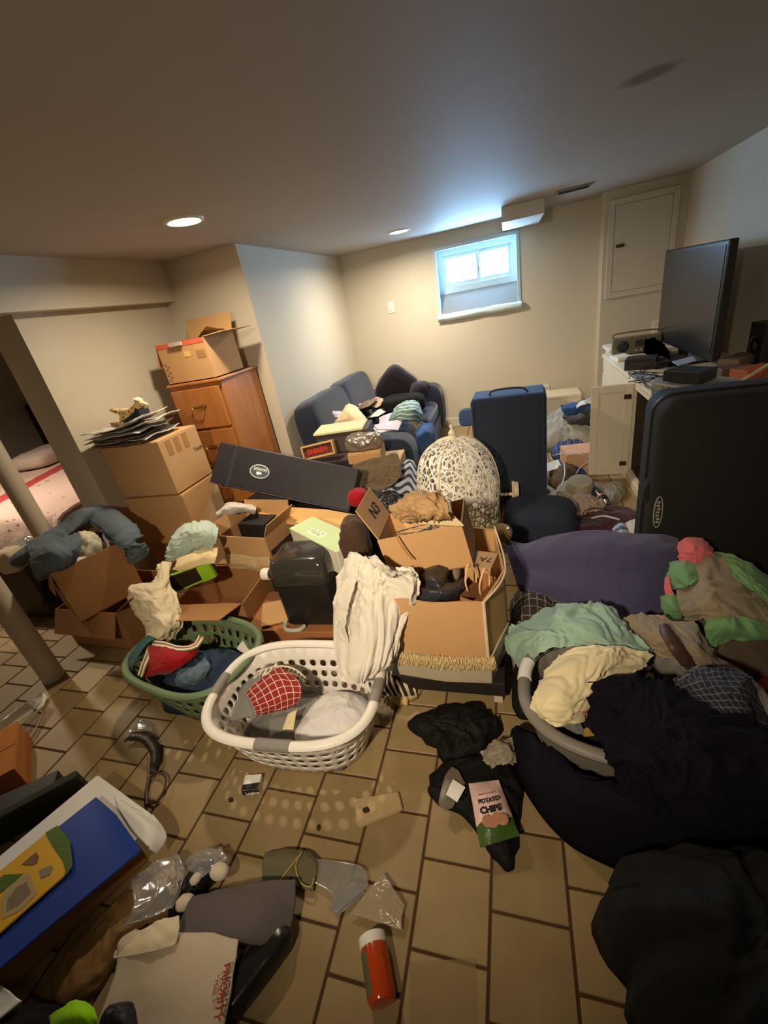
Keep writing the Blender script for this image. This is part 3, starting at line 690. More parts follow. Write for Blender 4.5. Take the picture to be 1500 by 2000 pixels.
for k, (x, y, z, a, m_, lb) in enumerate(((668, 806, .60, 20, PAPER, 'white sheet of paper tilted beside the ivory towel'), (742, 806, .52, -30, PAPER, 'white page lying open on the couch magazines'), (758, 818, .50, 15, LAV, 'pale lilac page by the grey green bag'), (735, 786, .60, 50, mat('magazine_0', srgb(176, 150, 124), .7), 'tan sheet curling off the album'), (715, 790, .62, -10, mat('magazine_2', srgb(120, 96, 78), .7), 'dark brown paper folded on the couch papers'))):
    c = P(x, y, z); r_ = R(a); dx = Vector((math.cos(r_), math.sin(r_), .15))*.09; dy = Vector((-math.sin(r_), math.cos(r_), .1))*.12
    sheetp('paper_sheet', lb, 'paper', [[c-dx-dy, c-dy, c+dx-dy], [c-dx, c+Vector((0, 0, .03)), c+dx], [c-dx+dy, c+dy, c+dx+dy]], m_, amp=.012, freq=3, seed=60+k, n=(16, 16), th=.003)
TEAL = fabric('teal_stripe_base', srgb(120, 150, 146))
sheetp('tote_bag', 'grey green tote bag with pale stripes slumped on the couch seat', 'bag', [[(770, 800, .58), (790, 785, .64), (808, 782, .66), (822, 795, .58)], [(762, 815, .54), (786, 800, .66), (808, 798, .68), (824, 812, .54)], [(758, 828, .47), (785, 820, .58), (806, 822, .58), (820, 830, .46)]], stripes('tote', srgb(104, 124, 124), srgb(176, 206, 196), .07, .35, 0, .5), amp=.02, n=(30, 30), seed=9)
sheetp('cloth_strip', 'cream crumpled cloth trailing over the couch seat edge', 'cloth', [[(785, 812, .56), (795, 805, .56)], [(800, 822, .54), (806, 812, .55)], [(810, 832, .5), (818, 822, .5)], [(814, 842, .44), (822, 834, .44)]], CREAM, amp=.015, freq=8, n=(26, 12))
sheetp('paper_sheet', 'white lilac leaflet fanned out over the near couch arm', 'paper', flat((730, 830, .57), (788, 818, .57), (778, 840, .575), (735, 838, .575)), LAV, amp=.008, n=(16, 12))
sheetp('paper_sheet', 'curled white sheet under the fanned leaflet', 'paper', flat((728, 836, .565), (760, 824, .565), (770, 838, .567), (738, 846, .567)), PAPER, amp=.006, n=(16, 12))
sheetp('lit_arm_front', 'bright blue sheet standing in for the daylit front of the near couch arm', 'throw', [[(812, 838, .5), (832, 828, .5), (846, 828, .48)], [(814, 856, .48), (834, 846, .48), (848, 850, .4)], [(822, 890, .3), (838, 884, .28), (850, 880, .25)], [(826, 920, .14), (838, 912, .12), (848, 905, .1)]], fabric('lit_arm_blue', srgb(52, 84, 138)), amp=.014, freq=4, n=(30, 20))  # added sheet: window light on the couch arm's front put into its blue
# --- boxes heaped before the couch
SLATE = mat('slate_board', srgb(78, 66, 66), .6, .1, 4, .08, 30)
def block(name, label, cat, c, d, rz, m, rx=0, ry=0, bev=.004, lid=None, group=None, z0=None):
    t = thing(name, label, cat, c, group); M = TR(c, rz, rx, ry)
    b = MB(); b.box((0, 0, d[2]/2), d, M, bev=bev); b.build('body', m, t)
    if lid is not None:
        b = MB(); b.box((0, 0, d[2]+lid[1]/2), (d[0]*1.012, d[1]*1.012, lid[1]), M, bev=bev*.6); b.build('lid', lid[0], t)
    return t, M
YS = 2.9
t, M = block('storage_tote', 'large dark tote at the bottom of the heap before the couch', 'tote', (-1.27, 2.90, .0), (.5, .34, .36), 6, mat('tote_black', (.02, .02, .023), .5, .2, 5, .05), lid=(BLACKP, .03))
t, M = block('crate', 'shallow black crate with grey edge below the red lettered box', 'crate', (-1.32, 2.86, .40), (.4, .3, .14), 12, mat('crate_dark', srgb(38, 34, 42), .5, .2), lid=(SLATE, .012))
t, M = block('gift_box', 'wide slate grey gift box topped with a cream board', 'box', (-1.24, 3.02, .558), (.40, .26, .15), 8, SLATE)
b = MB(); b.box((-.02, -.02, .16), (.38, .25, .018), M, bev=.003); b.build('cream_board', mat('cream_board', srgb(226, 212, 170), .7, .05), t)
p = PY(626, 892, 2.72); t = thing('framed_box', 'small wooden framed box with red lettering resting on the black crate', 'box', p)
M = TR((p.x, 2.72, p.z), 6, -12, -6)
b = MB()
for lo in ((-.118, 0, .0), (.118, 0, .0)): b.box((lo[0], 0, .05), (.012, .05, .1), M, bev=.002)
b.box((0, 0, .006), (.224, .05, .012), M); b.box((0, 0, .094), (.224, .05, .012), M); b.build('frame', mat('light_wood', srgb(206, 160, 104), .55, .1, 6), t)
b = MB(); b.box((0, .006, .05), (.224, .03, .078), M); b.build('panel', mat('brown_panel', srgb(92, 44, 26), .6, .3, 18), t)
b = MB()
for k in range(9): b.tube([M @ Vector((-.075+.0175*k+.006*math.cos(q), -.012, .05+.016*math.sin(q)*(1 if k % 3 else 1.4))) for q in np.linspace(0, 2*PI, 10, endpoint=False)], .003, 5, closed=True)
b.build('lettering', mat('red_letter', srgb(220, 70, 50), .6), t)
tag(pillow('foil_bundle', TR((-1.02, 2.80, .60), 10), (.26, .13, .10), mat('foil_wrap', srgb(150, 138, 126), .2, .5, 24, .6, 30, metal=.5, bdist=.01), amp=.03, e=.6, freq=9), 'shiny plastic wrapped bundle on the small carton before the couch', 'bundle')
t, M = carton('cardboard_box', 'small flat carton under the shiny wrapped bundle', (-1.02, 2.80, .523), (.24, .2, .07), 6)
t, M = carton('cardboard_box', 'pale carton under the flat one before the couch', (-.93, 2.82, .32), (.32, .26, .19), 4, None, CARDIN)
t, M = carton('cardboard_box', 'dull carton at the bottom of the heap beside the couch', (-.86, 2.83, .0), (.34, .3, .31), 0, None, CARD2)
FY = lambda rows, ys: [[(x, y, 'Y', Y) for x, y in r_] for r_, Y in zip(rows, ys)]
sheetp('fur_throw', 'shaggy grey brown throw over the cartons before the couch', 'throw', FY([[(690, 908), (720, 898), (750, 892), (775, 885)], [(690, 922), (725, 917), (755, 907), (782, 900)], [(700, 942), (730, 942), (760, 927), (784, 916)], [(720, 960), (745, 958), (768, 946), (782, 934)]], (2.68, 2.63, 2.59, 2.56)), fabric('grey_brown_fur', srgb(98, 84, 66), var=.4), amp=.028, freq=6, seed=6, n=(44, 44))
CHEV = stripes('chevron', srgb(60, 62, 74), srgb(178, 184, 198), .055, .55, 0, .11)
sheetp('chevron_blanket', 'grey and white wavy striped blanket spilling beside the couch', 'blanket', FY([[(778, 912), (792, 898), (806, 900), (814, 912)], [(765, 935), (787, 920), (808, 925), (819, 940)], [(750, 958), (778, 952), (806, 956), (820, 966)], [(738, 980), (772, 984), (802, 988), (818, 990)]], (2.78, 2.70, 2.62, 2.55)), CHEV, amp=.02, n=(36, 36), seed=3)
tag(heap('clothes_pile', [(-.98, 2.58), (-.74, 2.55), (-.62, 2.61), (-.7, 2.67), (-.95, 2.67)], 0, .22, fabric('tan_print', srgb(150, 132, 108), var=.4), amp=.04, seed=14, freq=6), 'tan and grey clothes heaped before the chevron blanket', 'clothes')
# --- long black case with the oval badge
t = thing('long_case', 'long black case with an oval badge leaning across the pile', 'case', (-1.45, 2.3, .35))
o0 = PY(430, 862, 2.36); xr = (PY(702, 916, 2.36)-o0); Lc = xr.length; xd = xr.normalized()
yv = (PY(412, 942, 2.20)-o0); yd = (yv-xd*yv.dot(xd)).normalized(); Hc = .275; zd = xd.cross(yd)
M = Matrix(((xd.x, yd.x, zd.x, o0.x), (xd.y, yd.y, zd.y, o0.y), (xd.z, yd.z, zd.z, o0.z), (0, 0, 0, 1)))
CASE = mat('case_black', srgb(36, 34, 38), .5, .15, 5, .12, 90)
b = MB(); b.box((Lc/2, Hc/2, .055), (Lc, Hc, .11), M, bev=.008); b.build('body', CASE, t)
b = MB(); b.box((Lc/2, Hc+.001, .03), (Lc*.99, .006, .07), M, bev=.002); b.build('edge_binding', mat('case_edge', srgb(56, 52, 74), .4, .1), t)
for k in range(2):
    b = MB(); b.box((.12+.012*k, Hc/2, -.0008), (.003, Hc*.96, .001), M); b.build('seam', mat('seam_grey', srgb(70, 68, 70), .6), t)
cx_, cyb = Lc*.335, Hc*.52
el = lambda a, bb, zz: [M @ Vector((cx_+a*math.cos(q), cyb+bb*math.sin(q), zz)) for q in np.linspace(0, 2*PI, 32, endpoint=False)]
b = MB(); b.poly(el(.068, .045, -.0002), zd*-.0012); bd = b.build('badge', PAPER, t)
b = MB(); b.poly(el(.063, .040, -.0016), zd*-.0008); b.build('badge_field', mat('badge_blue', srgb(70, 84, 96), .6), bd)
text(bd, 'SAVAGE', .026, M @ Vector((cx_+.052, cyb-.022, -.0026)), -xd, yd, PAPER, bold=.0006)
b = MB(); b.poly([M @ Vector((cx_+x_*.02, cyb+.014+y_*.012, -.0026)) for x_, y_ in ((-1, -.6), (-.4, -1), (.4, -.9), (1, -.4), (.8, .5), (.2, .3), (-.2, 1), (-.8, .6))], zd*-.0006); b.build('badge_emblem', PAPER, bd)
# --- wall-side shirts under the case, plank
PL = mat('pale_wood_board', srgb(222, 176, 110), .5, .1, 3, .05, 20)
pz = .42
pp = [P(497, 990, .50), P(520, 986, .50), P(560, 984, .49), P(640, 993, .44), P(714, 1008, .40), P(708, 1042, .40), P(640, 1026, .44), P(560, 1010, .49), P(505, 1000, .50)]
n_ = (pp[4]-pp[0]).cross(pp[5]-pp[0]).normalized(); n_ = n_ if n_.z > 0 else -n_
pp = [q-n_*((q-pp[0]).dot(n_)) for q in pp]
b = MB(); b.poly(pp, n_*-.022, bev=.004); tag(b.build('wooden_board', PL, None), 'long pale wooden board with a rounded end lying across the pile', 'board')
sheetp('rolled_shirt', 'rolled white and grey shirt at the rounded end of the board', 'shirt', [[(425, 1000, .50), (445, 985, .54), (475, 984, .54), (500, 990, .52)], [(424, 1006, .52), (446, 992, .58), (476, 990, .58), (500, 996, .55)], [(430, 1014, .48), (450, 1004, .53), (476, 1000, .53), (498, 1004, .5)]], fabric('pale_grey', srgb(200, 192, 184), var=.25), amp=.016, freq=7, seed=5, n=(20, 40))
# --- tote under the pile
block('storage_tote', 'black storage tote under the pale green box', 'tote', (-1.12, 1.98, 0), (.52, .42, .36), -4, mat('tote_black', (.02, .02, .023), .5), lid=(BLACKP, .02))
block('storage_tote', 'dark tote under the long black case', 'tote', (-1.55, 2.36, 0), (.46, .3, .44), -8, mat('tote_brown', srgb(60, 46, 34), .6), lid=(mat('tote_lid', srgb(48, 40, 36), .5), .02))
# ================================================================ THE MIDDLE PILE
# carton with paper bag look, open towards the camera
c_, rz_, L_ = face_box(P(427, 1047, .47), P(517, 1052, .47), .26)
t, M = carton('cardboard_box', 'open carton holding a black box, crumpled paper on its front', (c_.x, c_.y, .25), (L_, .26, .22), rz_, {'b': (74, .1), 'r': (62, .09), 'l': (74, .08)})
cloth('torn_paper_front', [[M @ Vector((-L_/2+L_*i/3, -.136-.012*(j % 2), .11-.05*j-.012*((i+1) % 2))) for i in range(4)] for j in range(3)], mat('kraft_pale', srgb(196, 168, 124), .8, .15, 9), t, amp=.014, freq=6, seed=2, n=(26, 18))
t2, M2 = block('black_box', 'glossy black box inside the open carton by the teal cloth', 'box', M @ Vector((.0, .03, .02)), (.19, .13, .23), rz_, BLACKP)
t, M = carton('cardboard_box', 'carton with one raised flap beneath the lime edged tray', (-1.60, 1.66, .0), (.42, .38, .245), 4, {'f': (16, .2)}, CARD2)
t, M = carton('cardboard_box', 'shut brown carton below the open carton with the black box', (-1.58, 1.99, .0), (.42, .26, .24), 2, None, CARD2)
# lime edged tray
LIME = mat('lime_plastic', srgb(150, 205, 44), .5, .08, 5, .05)
t = thing('storage_tray', 'black tray with lime green rim tilted on the pile', 'tray', P(370, 1130, .3))
A, B_, C_, D_ = P(320, 1128, .40), P(408, 1098, .43), P(424, 1122, .33), P(335, 1160, .27)
b = MB(); n_ = (B_-A).cross(D_-A).normalized(); n_ = n_ if n_.y > 0 else -n_
b.poly([A, B_, C_, D_], n_*.05, bev=.004); b.build('body', mat('tray_dark', srgb(46, 34, 18), .6, .2), t)
b = MB(); b.tube([A, B_, C_, D_], .006, 6, closed=True); b.build('rim', LIME, t)
q0, q1 = A*.28+B_*.72, D_*.28+C_*.72
b = MB(); b.poly([q0-n_*.004, B_-n_*.004, C_-n_*.004, q1-n_*.004], n_*-.016, bev=.003); b.build('end_panel', LIME, t)
# cloths on the left of the pile
MINT = fabric('pale_teal', srgb(176, 192, 178))
sheetp('teal_scarf', 'crumpled pale teal scarf on top of the pile beside the open carton', 'scarf', [[(345, 1045, .5), (365, 1025, .55), (395, 1018, .57), (420, 1025, .55)], [(338, 1060, .48), (365, 1042, .56), (395, 1038, .58), (424, 1045, .54)], [(330, 1080, .44), (360, 1065, .5), (390, 1062, .52), (420, 1062, .5)], [(325, 1098, .4), (350, 1090, .42), (380, 1082, .44), (410, 1078, .45)]], MINT, amp=.032, freq=3.4, seed=11, n=(50, 50), th=.005)
sheetp('kraft_sheet', 'crinkled cream paper sheet below the teal scarf', 'paper', [[(345, 1092, .45), (375, 1078, .48), (400, 1072, .49), (425, 1068, .49)], [(340, 1108, .43), (370, 1096, .46), (398, 1088, .47), (424, 1085, .46)], [(330, 1118, .40), (365, 1112, .42), (395, 1104, .43), (420, 1100, .43)]], mat('cream_paper', srgb(222, 198, 150), .8, .12, 8, .2, 30), amp=.016, freq=4, seed=3, n=(26, 34))
sheetp('hanging_cloth', 'cream cotton cloth hanging from the pile into the green basket', 'cloth', [[(310, 1105, .42), (325, 1098, .43), (335, 1100, .42)], [(300, 1140, .38), (318, 1138, .42), (330, 1140, .38)], [(258, 1150, .38), (300, 1165, .40), (345, 1165, .36)], [(258, 1175, .32), (305, 1190, .36), (352, 1195, .30)], [(280, 1215, .26), (315, 1220, .32), (355, 1222, .26)], [(285, 1255, .2), (310, 1250, .24), (340, 1245, .2)]], fabric('cotton_cream', srgb(222, 206, 172)), amp=.03, freq=5, seed=7, n=(60, 40))
# pale green box
c_, rz_, L_ = face_box(P(573, 1034, .52), P(668, 1082, .52), .22)
c2 = (P(573, 1034, .52)+P(606, 1007, .52)+P(690, 1046, .52)+P(668, 1082, .52))/4
PG = mat('pale_green_board', srgb(196, 214, 164), .5, .06, 5, .05, 30); PGS = mat('pale_board_side', srgb(206, 200, 178), .55, .2, 14, .05)
t = thing('product_box', 'pale green product box with photo printed sides on the pile', 'box', (c2.x, c2.y, .385)); M = TR((c2.x, c2.y, .385), rz_)
b = MB(); b.box((0, 0, .065), (L_, .15, .13), M, bev=.003); b.build('body', PGS, t)
b = MB(); b.box((0, 0, .132), (L_*1.002, .152, .004), M, bev=.001); b.build('lid', PG, t)
b = MB(); b.box((-.03, -.02, .1345), (.13, .05, .0012), M @ TR((0, 0, 0), 4)); b.build('label', mat('label_cream', srgb(224, 226, 196), .6, .05), t)
b = MB()
for k in range(8): b.box((-.075+.012*k, -.02+.012*math.sin(k*2), .1355), (.008, .014, .0006), M)
b.build('printed_marks', mat('grey_print', srgb(150, 158, 128), .7), t)
for x_, w_ in ((-.1, .05), (.02, .09), (.11, .03)):
    b = MB(); b.box((x_, -.0755, .055), (w_, .001, .07), M); b.build('photo_print', mat('brown_photo', srgb(120, 88, 56), .5, .5, 20), t)
tag(pillow('brown_bundle', TR(P(705, 1100, .42)), (.12, .14, .24), fabric('dark_brown', srgb(70, 50, 40)), amp=.03, e=.7, freq=6), 'dark brown bundle beside the pale green box', 'bundle')
tag(pillow('red_beanie', TR(P(702, 985, .42)), (.12, .12, .1), fabric('red', srgb(150, 24, 34)), amp=.012, e=.7), 'small red cap behind the N3 carton', 'cap')
tag(heap('black_jacket', [(-1.0, 2.2), (-.7, 2.12), (-.62, 2.36), (-.72, 2.6), (-1.0, 2.5)], .0, .42, mat('black_nylon', (.014, .013, .013), .35, .3, 8, .3, 40), amp=.07, seed=13, freq=6), 'glossy black jacket slumped beside the long black case', 'jacket')
# flat carton and the black jug on it
t, M = carton('cardboard_box', 'wide low carton under the black jug', (-1.14, 1.60, 0), (.54, .33, .118), 3, None, mat('cardboard_red', srgb(158, 104, 62), .8, .12))
b = MB(); b.box((-.19, -.1662, .06), (.1, .001, .032), M); lb = b.build('printed_panel', mat('brown_print', srgb(90, 56, 28), .8), t)
for k in range(6):
    b = MB(); b.box((-.229+.0155*k, -.167, .06), (.009, .001, .018), M); b.build('printed_letter', mat('cardboard_red', srgb(158, 104, 62)), lb)
b = MB(); b.box((-.1, .02, .127), (.2, .2, .004), M @ TR((0, 0, 0), 24, 0, 3)); b.build('loose_flap', CARD, t)
JUG = mat('black_jug_plastic', (.016, .015, .013), .35, .3, 5, .06, 30); SMOKE = mat('smoked_plastic', srgb(52, 50, 44), .16, .25, 9, .1, 20, coat=.5)
t = thing('water_jug', 'big black square jug with smoked glossy shoulder and white side cap', 'jug', (-1.005, 1.585, .125)); M = TR((-1.005, 1.585, .127), 4)
def rr(hx, hy, z, r=.03, n=6):
    out = []
    for cx, cy, a0 in ((hx-r, hy-r, 0), (-hx+r, hy-r, 90), (-hx+r, -hy+r, 180), (hx-r, -hy+r, 270)):
        for k in range(n+1): a = R(a0+90*k/n); out.append(Vector((cx+r*math.cos(a), cy+r*math.sin(a), z)))
    return out
def loft(rings, M, name, m, parent, smooth=True, cap=(True, True), sharp=50):
    n = len(rings[0]); V = [M @ p for r_ in rings for p in r_]; F = []
    for i in range(len(rings)-1):
        for j in range(n): F.append((i*n+j, i*n+(j+1) % n, (i+1)*n+(j+1) % n, (i+1)*n+j))
    if cap[0]: F.append(tuple(range(n-1, -1, -1)))
    if cap[1]: F.append(tuple(range((len(rings)-1)*n, len(rings)*n)))
    return obj(name, V, F, m, parent, smooth, sharp=sharp)
loft([rr(.13, .1, 0, .03), rr(.14, .11, .015, .03), rr(.142, .112, .25, .03)], M, 'body', JUG, t)
loft([rr(.142, .112, .25, .03), rr(.146, .116, .256, .03), rr(.146, .116, .345, .035), rr(.138, .108, .372, .04), rr(.11, .085, .384, .045)], M, 'shoulder', SMOKE, t)
b = MB(); b.lathe([(.03, 0), (.032, .012), (.026, .014), (.026, .05)], M @ TR((-.142, -.03, .27), 0, 0, -90), 24); b.build('neck', SMOKE, t, True)
b = MB(); b.lathe([(.028, .048), (.03, .05), (.03, .085), (.027, .09)], M @ TR((-.142, -.03, .27), 0, 0, -90), 24); b.build('cap', WHITEP, t, True)
b = MB(); b.tube(curve([M @ Vector(p) for p in ((-.15, -.1, .02), (-.13, -.145, .012), (-.06, -.15, .012), (-.04, -.12, .012))], 16), .011, 8); b.build('foot_trim', mat('silver_trim', srgb(190, 184, 170), .3, .1), t, True)
tag(cloth('paper_scrap', flat((462, 1266, .12), (474, 1250, .14), (488, 1272, .10), (478, 1285, .08)), PAPER, amp=.008, n=(12, 12)), 'white paper scrap between the baskets and the low carton', 'paper')
# --- the big carton on its dark stand
st = thing('low_stand', 'dark low stand with a pale foot under the big carton', 'stand', (-.3, 1.46, 0))
b = MB(); b.box((-.3, 1.47, .085), (.46, .52, .07), bev=.006); b.build('top', mat('stand_dark', srgb(34, 28, 24), .7, .2), st)
for x_ in (-.5, -.1):
    for y_ in (1.24, 1.70):
        b = MB(); b.box((x_, y_, .025), (.035, .035, .05), bev=.004); b.build('foot', mat('pale_foot', srgb(200, 186, 158), .5), st)
GREYF = fabric('grey_felt', srgb(176, 162, 138), var=.1)
bt = thing('felt_bin', 'grey felt bin with fluffy tan fringe holding the big carton', 'bin', (-.29, 1.48, .122))
OUT = [(-.50, 1.21), (-.30, 1.19), (-.112, 1.20), (-.05, 1.40), (-.09, 1.74), (-.30, 1.77), (-.52, 1.74), (-.53, 1.45)]
def wallring(o, z0, z1, name, m, parent, th=.006, k0=1.0, wav=0, bulge=0):
    c = Vector((sum(p[0] for p in o)/len(o), sum(p[1] for p in o)/len(o), 0)); V = []; F = []; n = 64; 
    ring = []
    for p, q in zip(o, o[1:]+o[:1]):
        for k in range(8): ring.append(Vector((p[0]+(q[0]-p[0])*k/8, p[1]+(q[1]-p[1])*k/8, 0)))
    n = len(ring); H = 7; lv = []
    for zi in range(H):
        f = zi/(H-1); s = k0+(1-k0)*f+bulge*math.sin(PI*f)
        lv.append([c+(p-c)*s+Vector((0, 0, z0+(z1-z0)*f+(wav*math.sin(i*.55)*f))) for i, p in enumerate(ring)])
    for s_, sc in ((0, 1), (1, 1-th*5)):
        for r_ in lv: V += [Vector((c.x+(p.x-c.x)*sc, c.y+(p.y-c.y)*sc, p.z)) for p in r_]
    for i in range(H-1):
        for j in range(n):
            a = i*n+j; b2 = i*n+(j+1) % n; F.append((a, b2, b2+n, a+n)); a += H*n; b2 += H*n; F.append((b2, a, a+n, b2+n))
    for j in range(n):
        a = (H-1)*n+j; b2 = (H-1)*n+(j+1) % n; F.append((a, b2, b2+H*n, a+H*n))
    F.append(tuple(range(n-1, -1, -1)))
    return obj(name, V, F, m, parent, True, sharp=35)
wallring([(x*1.0, y) for x, y in OUT], .122, .262, 'body', GREYF, bt, k0=.96)
FUR = mat('tan_fur', srgb(196, 170, 122), .95, .25, 20, .3, 100)
fv, ff = [], []; fr = random.Random(5)
for k in range(1500):
    f = fr.random(); x = -.52+.42*f; y = 1.205-.012*math.sin(f*3)-fr.random()*.012; z = .262+fr.uniform(-.03, .012); L = fr.uniform(.015, .034); dx, dy = fr.uniform(-.014, .014), fr.uniform(-.014, -.002); w_ = .0016
    i = len(fv); fv += [(x-w_, y, z), (x+w_, y, z), (x+dx*.5+w_*.6, y+dy, z-L*.5), (x+dx*.5-w_*.6, y+dy, z-L*.5), (x+dx, y+dy*.8, z-L)]; ff += [(i, i+1, i+2, i+3), (i+3, i+2, i+4)]
o = obj('fringe', fv, ff, FUR, bt); o['kind'] = 'stuff'
bb = thing('moving_carton', 'big bulging open carton packed full, standing in the grey felt bin', 'box', (-.29, 1.48, .135))
OUTC = [(-.49, 1.218), (-.30, 1.205), (-.125, 1.21), (-.055, 1.40), (-.10, 1.735), (-.30, 1.76), (-.51, 1.735), (-.52, 1.45)]
wallring(OUTC, .135, .515, 'body', CARD, bb, wav=.004, bulge=.01)
b = MB(); b.tube([Vector((-.124, 1.205, z)) for z in np.linspace(.25, .52, 8)], .006, 6); b.tube(curve([Vector((-.124, 1.205, .519)), Vector((-.052, 1.40, .521)), Vector((-.10, 1.738, .521))], 20), .004, 6); b.build('edge_tape', mat('pale_tape', srgb(220, 196, 164), .6, .05), bb)
# inner N3 carton, tilted
c_ = Vector((-.345, 1.525, .50)); t, M = carton('cardboard_box', 'open carton marked N3 sitting crooked in the big carton', c_, (.345, .23, .19), 2, {'l': (72, .15)}, CARD, ry=-9, rx=0)
Mf = M @ TR((0, 0, .19), 180) @ TR((.1695, 0, .001), 0, 0, -72)
xd = (Mf.to_3x3() @ Vector((0, -1, 0))); yd = Mf.to_3x3() @ Vector((1, 0, 0))
text(t, 'N3', .075, Mf @ Vector((.055, .035, .0046)), (Mf.to_3x3() @ Vector((0, -1, 0))), (Mf.to_3x3() @ Vector((1, 0, 0))), INK, 'marker_writing')
text(t, '7"', .05, M @ Vector((-.1735, .02, .10)), M.to_3x3() @ Vector((0, -1, 0)), M.to_3x3() @ Vector((0, 0, 1)), INK, 'marker_writing')
b = MB(); b.tube(curve([M @ Vector(p) for p in ((-.08, -.1, .2), (-.075, -.15, .2), (-.06, -.152, .14), (-.045, -.151, .1))], 14), .003, 6); b.build('cord', mat('twine', srgb(170, 120, 60), .8), t)
wv = random.Random(9)
for k in range(7):
    pth = curve([M @ Vector((-.13+.24*wv.random(), -.09+.1*wv.random(), .15+.035*wv.random())) for _ in range(4)], 20)
    b = MB(); b.tube(pth, .0022, 5); tag(b.build('wire', mat('wire_silver', srgb(150, 146, 138), .35) if k % 2 else BLACKP), 'thin loose wire in the N3 carton', 'wire', 'wires in the N3 carton')
tag(heap('black_netting', [((M @ Vector(p)).x, (M @ Vector(p)).y) for p in ((-.12, -.085, 0), (.12, -.085, 0), (.12, .085, 0), (-.12, .085, 0))], .56, .07, BLK, amp=.02, seed=2), 'black cloth lining the N3 carton', 'cloth')
t, Mw = block('picture_frame', 'small wooden frame inside the N3 carton', 'frame', M @ Vector((.02, .03, .14)), (.2, .12, .06), 10, mat('light_wood', srgb(206, 160, 104), .55), ry=-6)
KR = mat('kraft_crumple', srgb(164, 130, 88), .85, .2, 9, .2, 40)
sheetp('kraft_paper', 'crumpled kraft packing paper on the raised flap of the N3 carton', 'paper', [[(765, 990, .80), (795, 975, .84), (830, 965, .87), (860, 972, .86)], [(770, 1000, .79), (805, 990, .85), (840, 980, .88), (872, 990, .86)], [(790, 1012, .77), (820, 1005, .82), (850, 1000, .85), (880, 1008, .82)], [(798, 1012, .76), (826, 1010, .79), (852, 1010, .81), (876, 1012, .80)]], KR, amp=.035, freq=7, seed=4, n=(46, 46))
t = thing('clipboard', 'thin pale board lying slanted under the kraft paper', 'board', P(840, 1020, .76))
b = MB(); A, B_, C_, D_ = P(760, 990, .78), P(870, 990, .84), P(908, 1026, .78), P(795, 1020, .73); n_ = (B_-A).cross(D_-A).normalized(); n_ = -n_ if n_.z < 0 else n_
D_ = A+(C_-B_); b.poly([A, B_, C_, D_], n_*-.008, bev=.002); b.build('panel', mat('pale_board', srgb(214, 190, 148), .7, .08), t)
# contents of the big carton's front half
LEA = mat('dark_leather', srgb(44, 46, 50), .35, .2, 7, .15, 60)
sheetp('leather_boot', 'dark grey leather boot shaft folded in the big carton', 'boot', [[(820, 1110, .5), (845, 1100, .53), (868, 1100, .53), (880, 1112, .5)], [(818, 1130, .5), (842, 1128, .55), (862, 1140, .54), (872, 1130, .5)], [(815, 1150, .47), (842, 1152, .51), (864, 1158, .5), (885, 1150, .47)]], LEA, amp=.012, seed=6, n=(30, 30), th=.006)
sheetp('leather_boot', 'wavy topped dark leather boot lying along the big carton front', 'boot', [[(830, 1145, .5), (860, 1140, .52), (885, 1140, .52), (908, 1130, .5)], [(818, 1160, .5), (855, 1156, .54), (888, 1155, .53), (908, 1142, .5)], [(818, 1178, .47), (855, 1172, .5), (885, 1170, .49), (905, 1160, .46)]], LEA, amp=.014, seed=16, n=(30, 40), th=.006)
tag(pillow('grey_bundle', TR(P(882, 1130, .42)), (.09, .08, .11), fabric('speckle_grey', srgb(128, 118, 104), var=.4), amp=.012, e=.7), 'grey speckled bundle between the leather boots', 'bundle')
p1, p2 = P(915, 1068, .53), P(975, 1088, .53); c_, rz_, L_ = face_box(P(905, 1105, .53), P(958, 1112, .53), .11)
t, M = block('cardboard_box', 'small upside down carton with black marker digits in the big carton', 'box', (c_.x+.0, c_.y+.02, .33), (L_, .12, .19), rz_, CARD)
text(t, '7A', .045, M @ Vector((L_*.42, .015, .1905)), M.to_3x3() @ Vector((-1, 0, 0)), M.to_3x3() @ Vector((0, -1, 0)), INK, 'marker_writing')
t = thing('paper_bag', 'brown paper bag with cream cord handles stuffed in the big carton', 'bag', P(925, 1165, .40)); pb = P(935, 1158, .47); M = TR((pb.x, pb.y, .30), 62)
loft([rr(.075, .03, 0, .004, 1), rr(.08, .034, .1, .004, 1), rr(.082, .03, .2, .004, 1)], M, 'body', mat('kraft_bag', srgb(160, 106, 62), .8, .15), t, False, (True, False))
for s_ in (-1, 1):
    b = MB(); b.tube(curve([M @ Vector((-.03, s_*.028, .19)), M @ Vector((-.034, s_*.03, .24)), M @ Vector((0, s_*.034, .29)), M @ Vector((.034, s_*.03, .24)), M @ Vector((.03, s_*.028, .19))], 22), .0035, 6); b.build('handle', mat('cream_cord', srgb(222, 184, 140), .8), t)
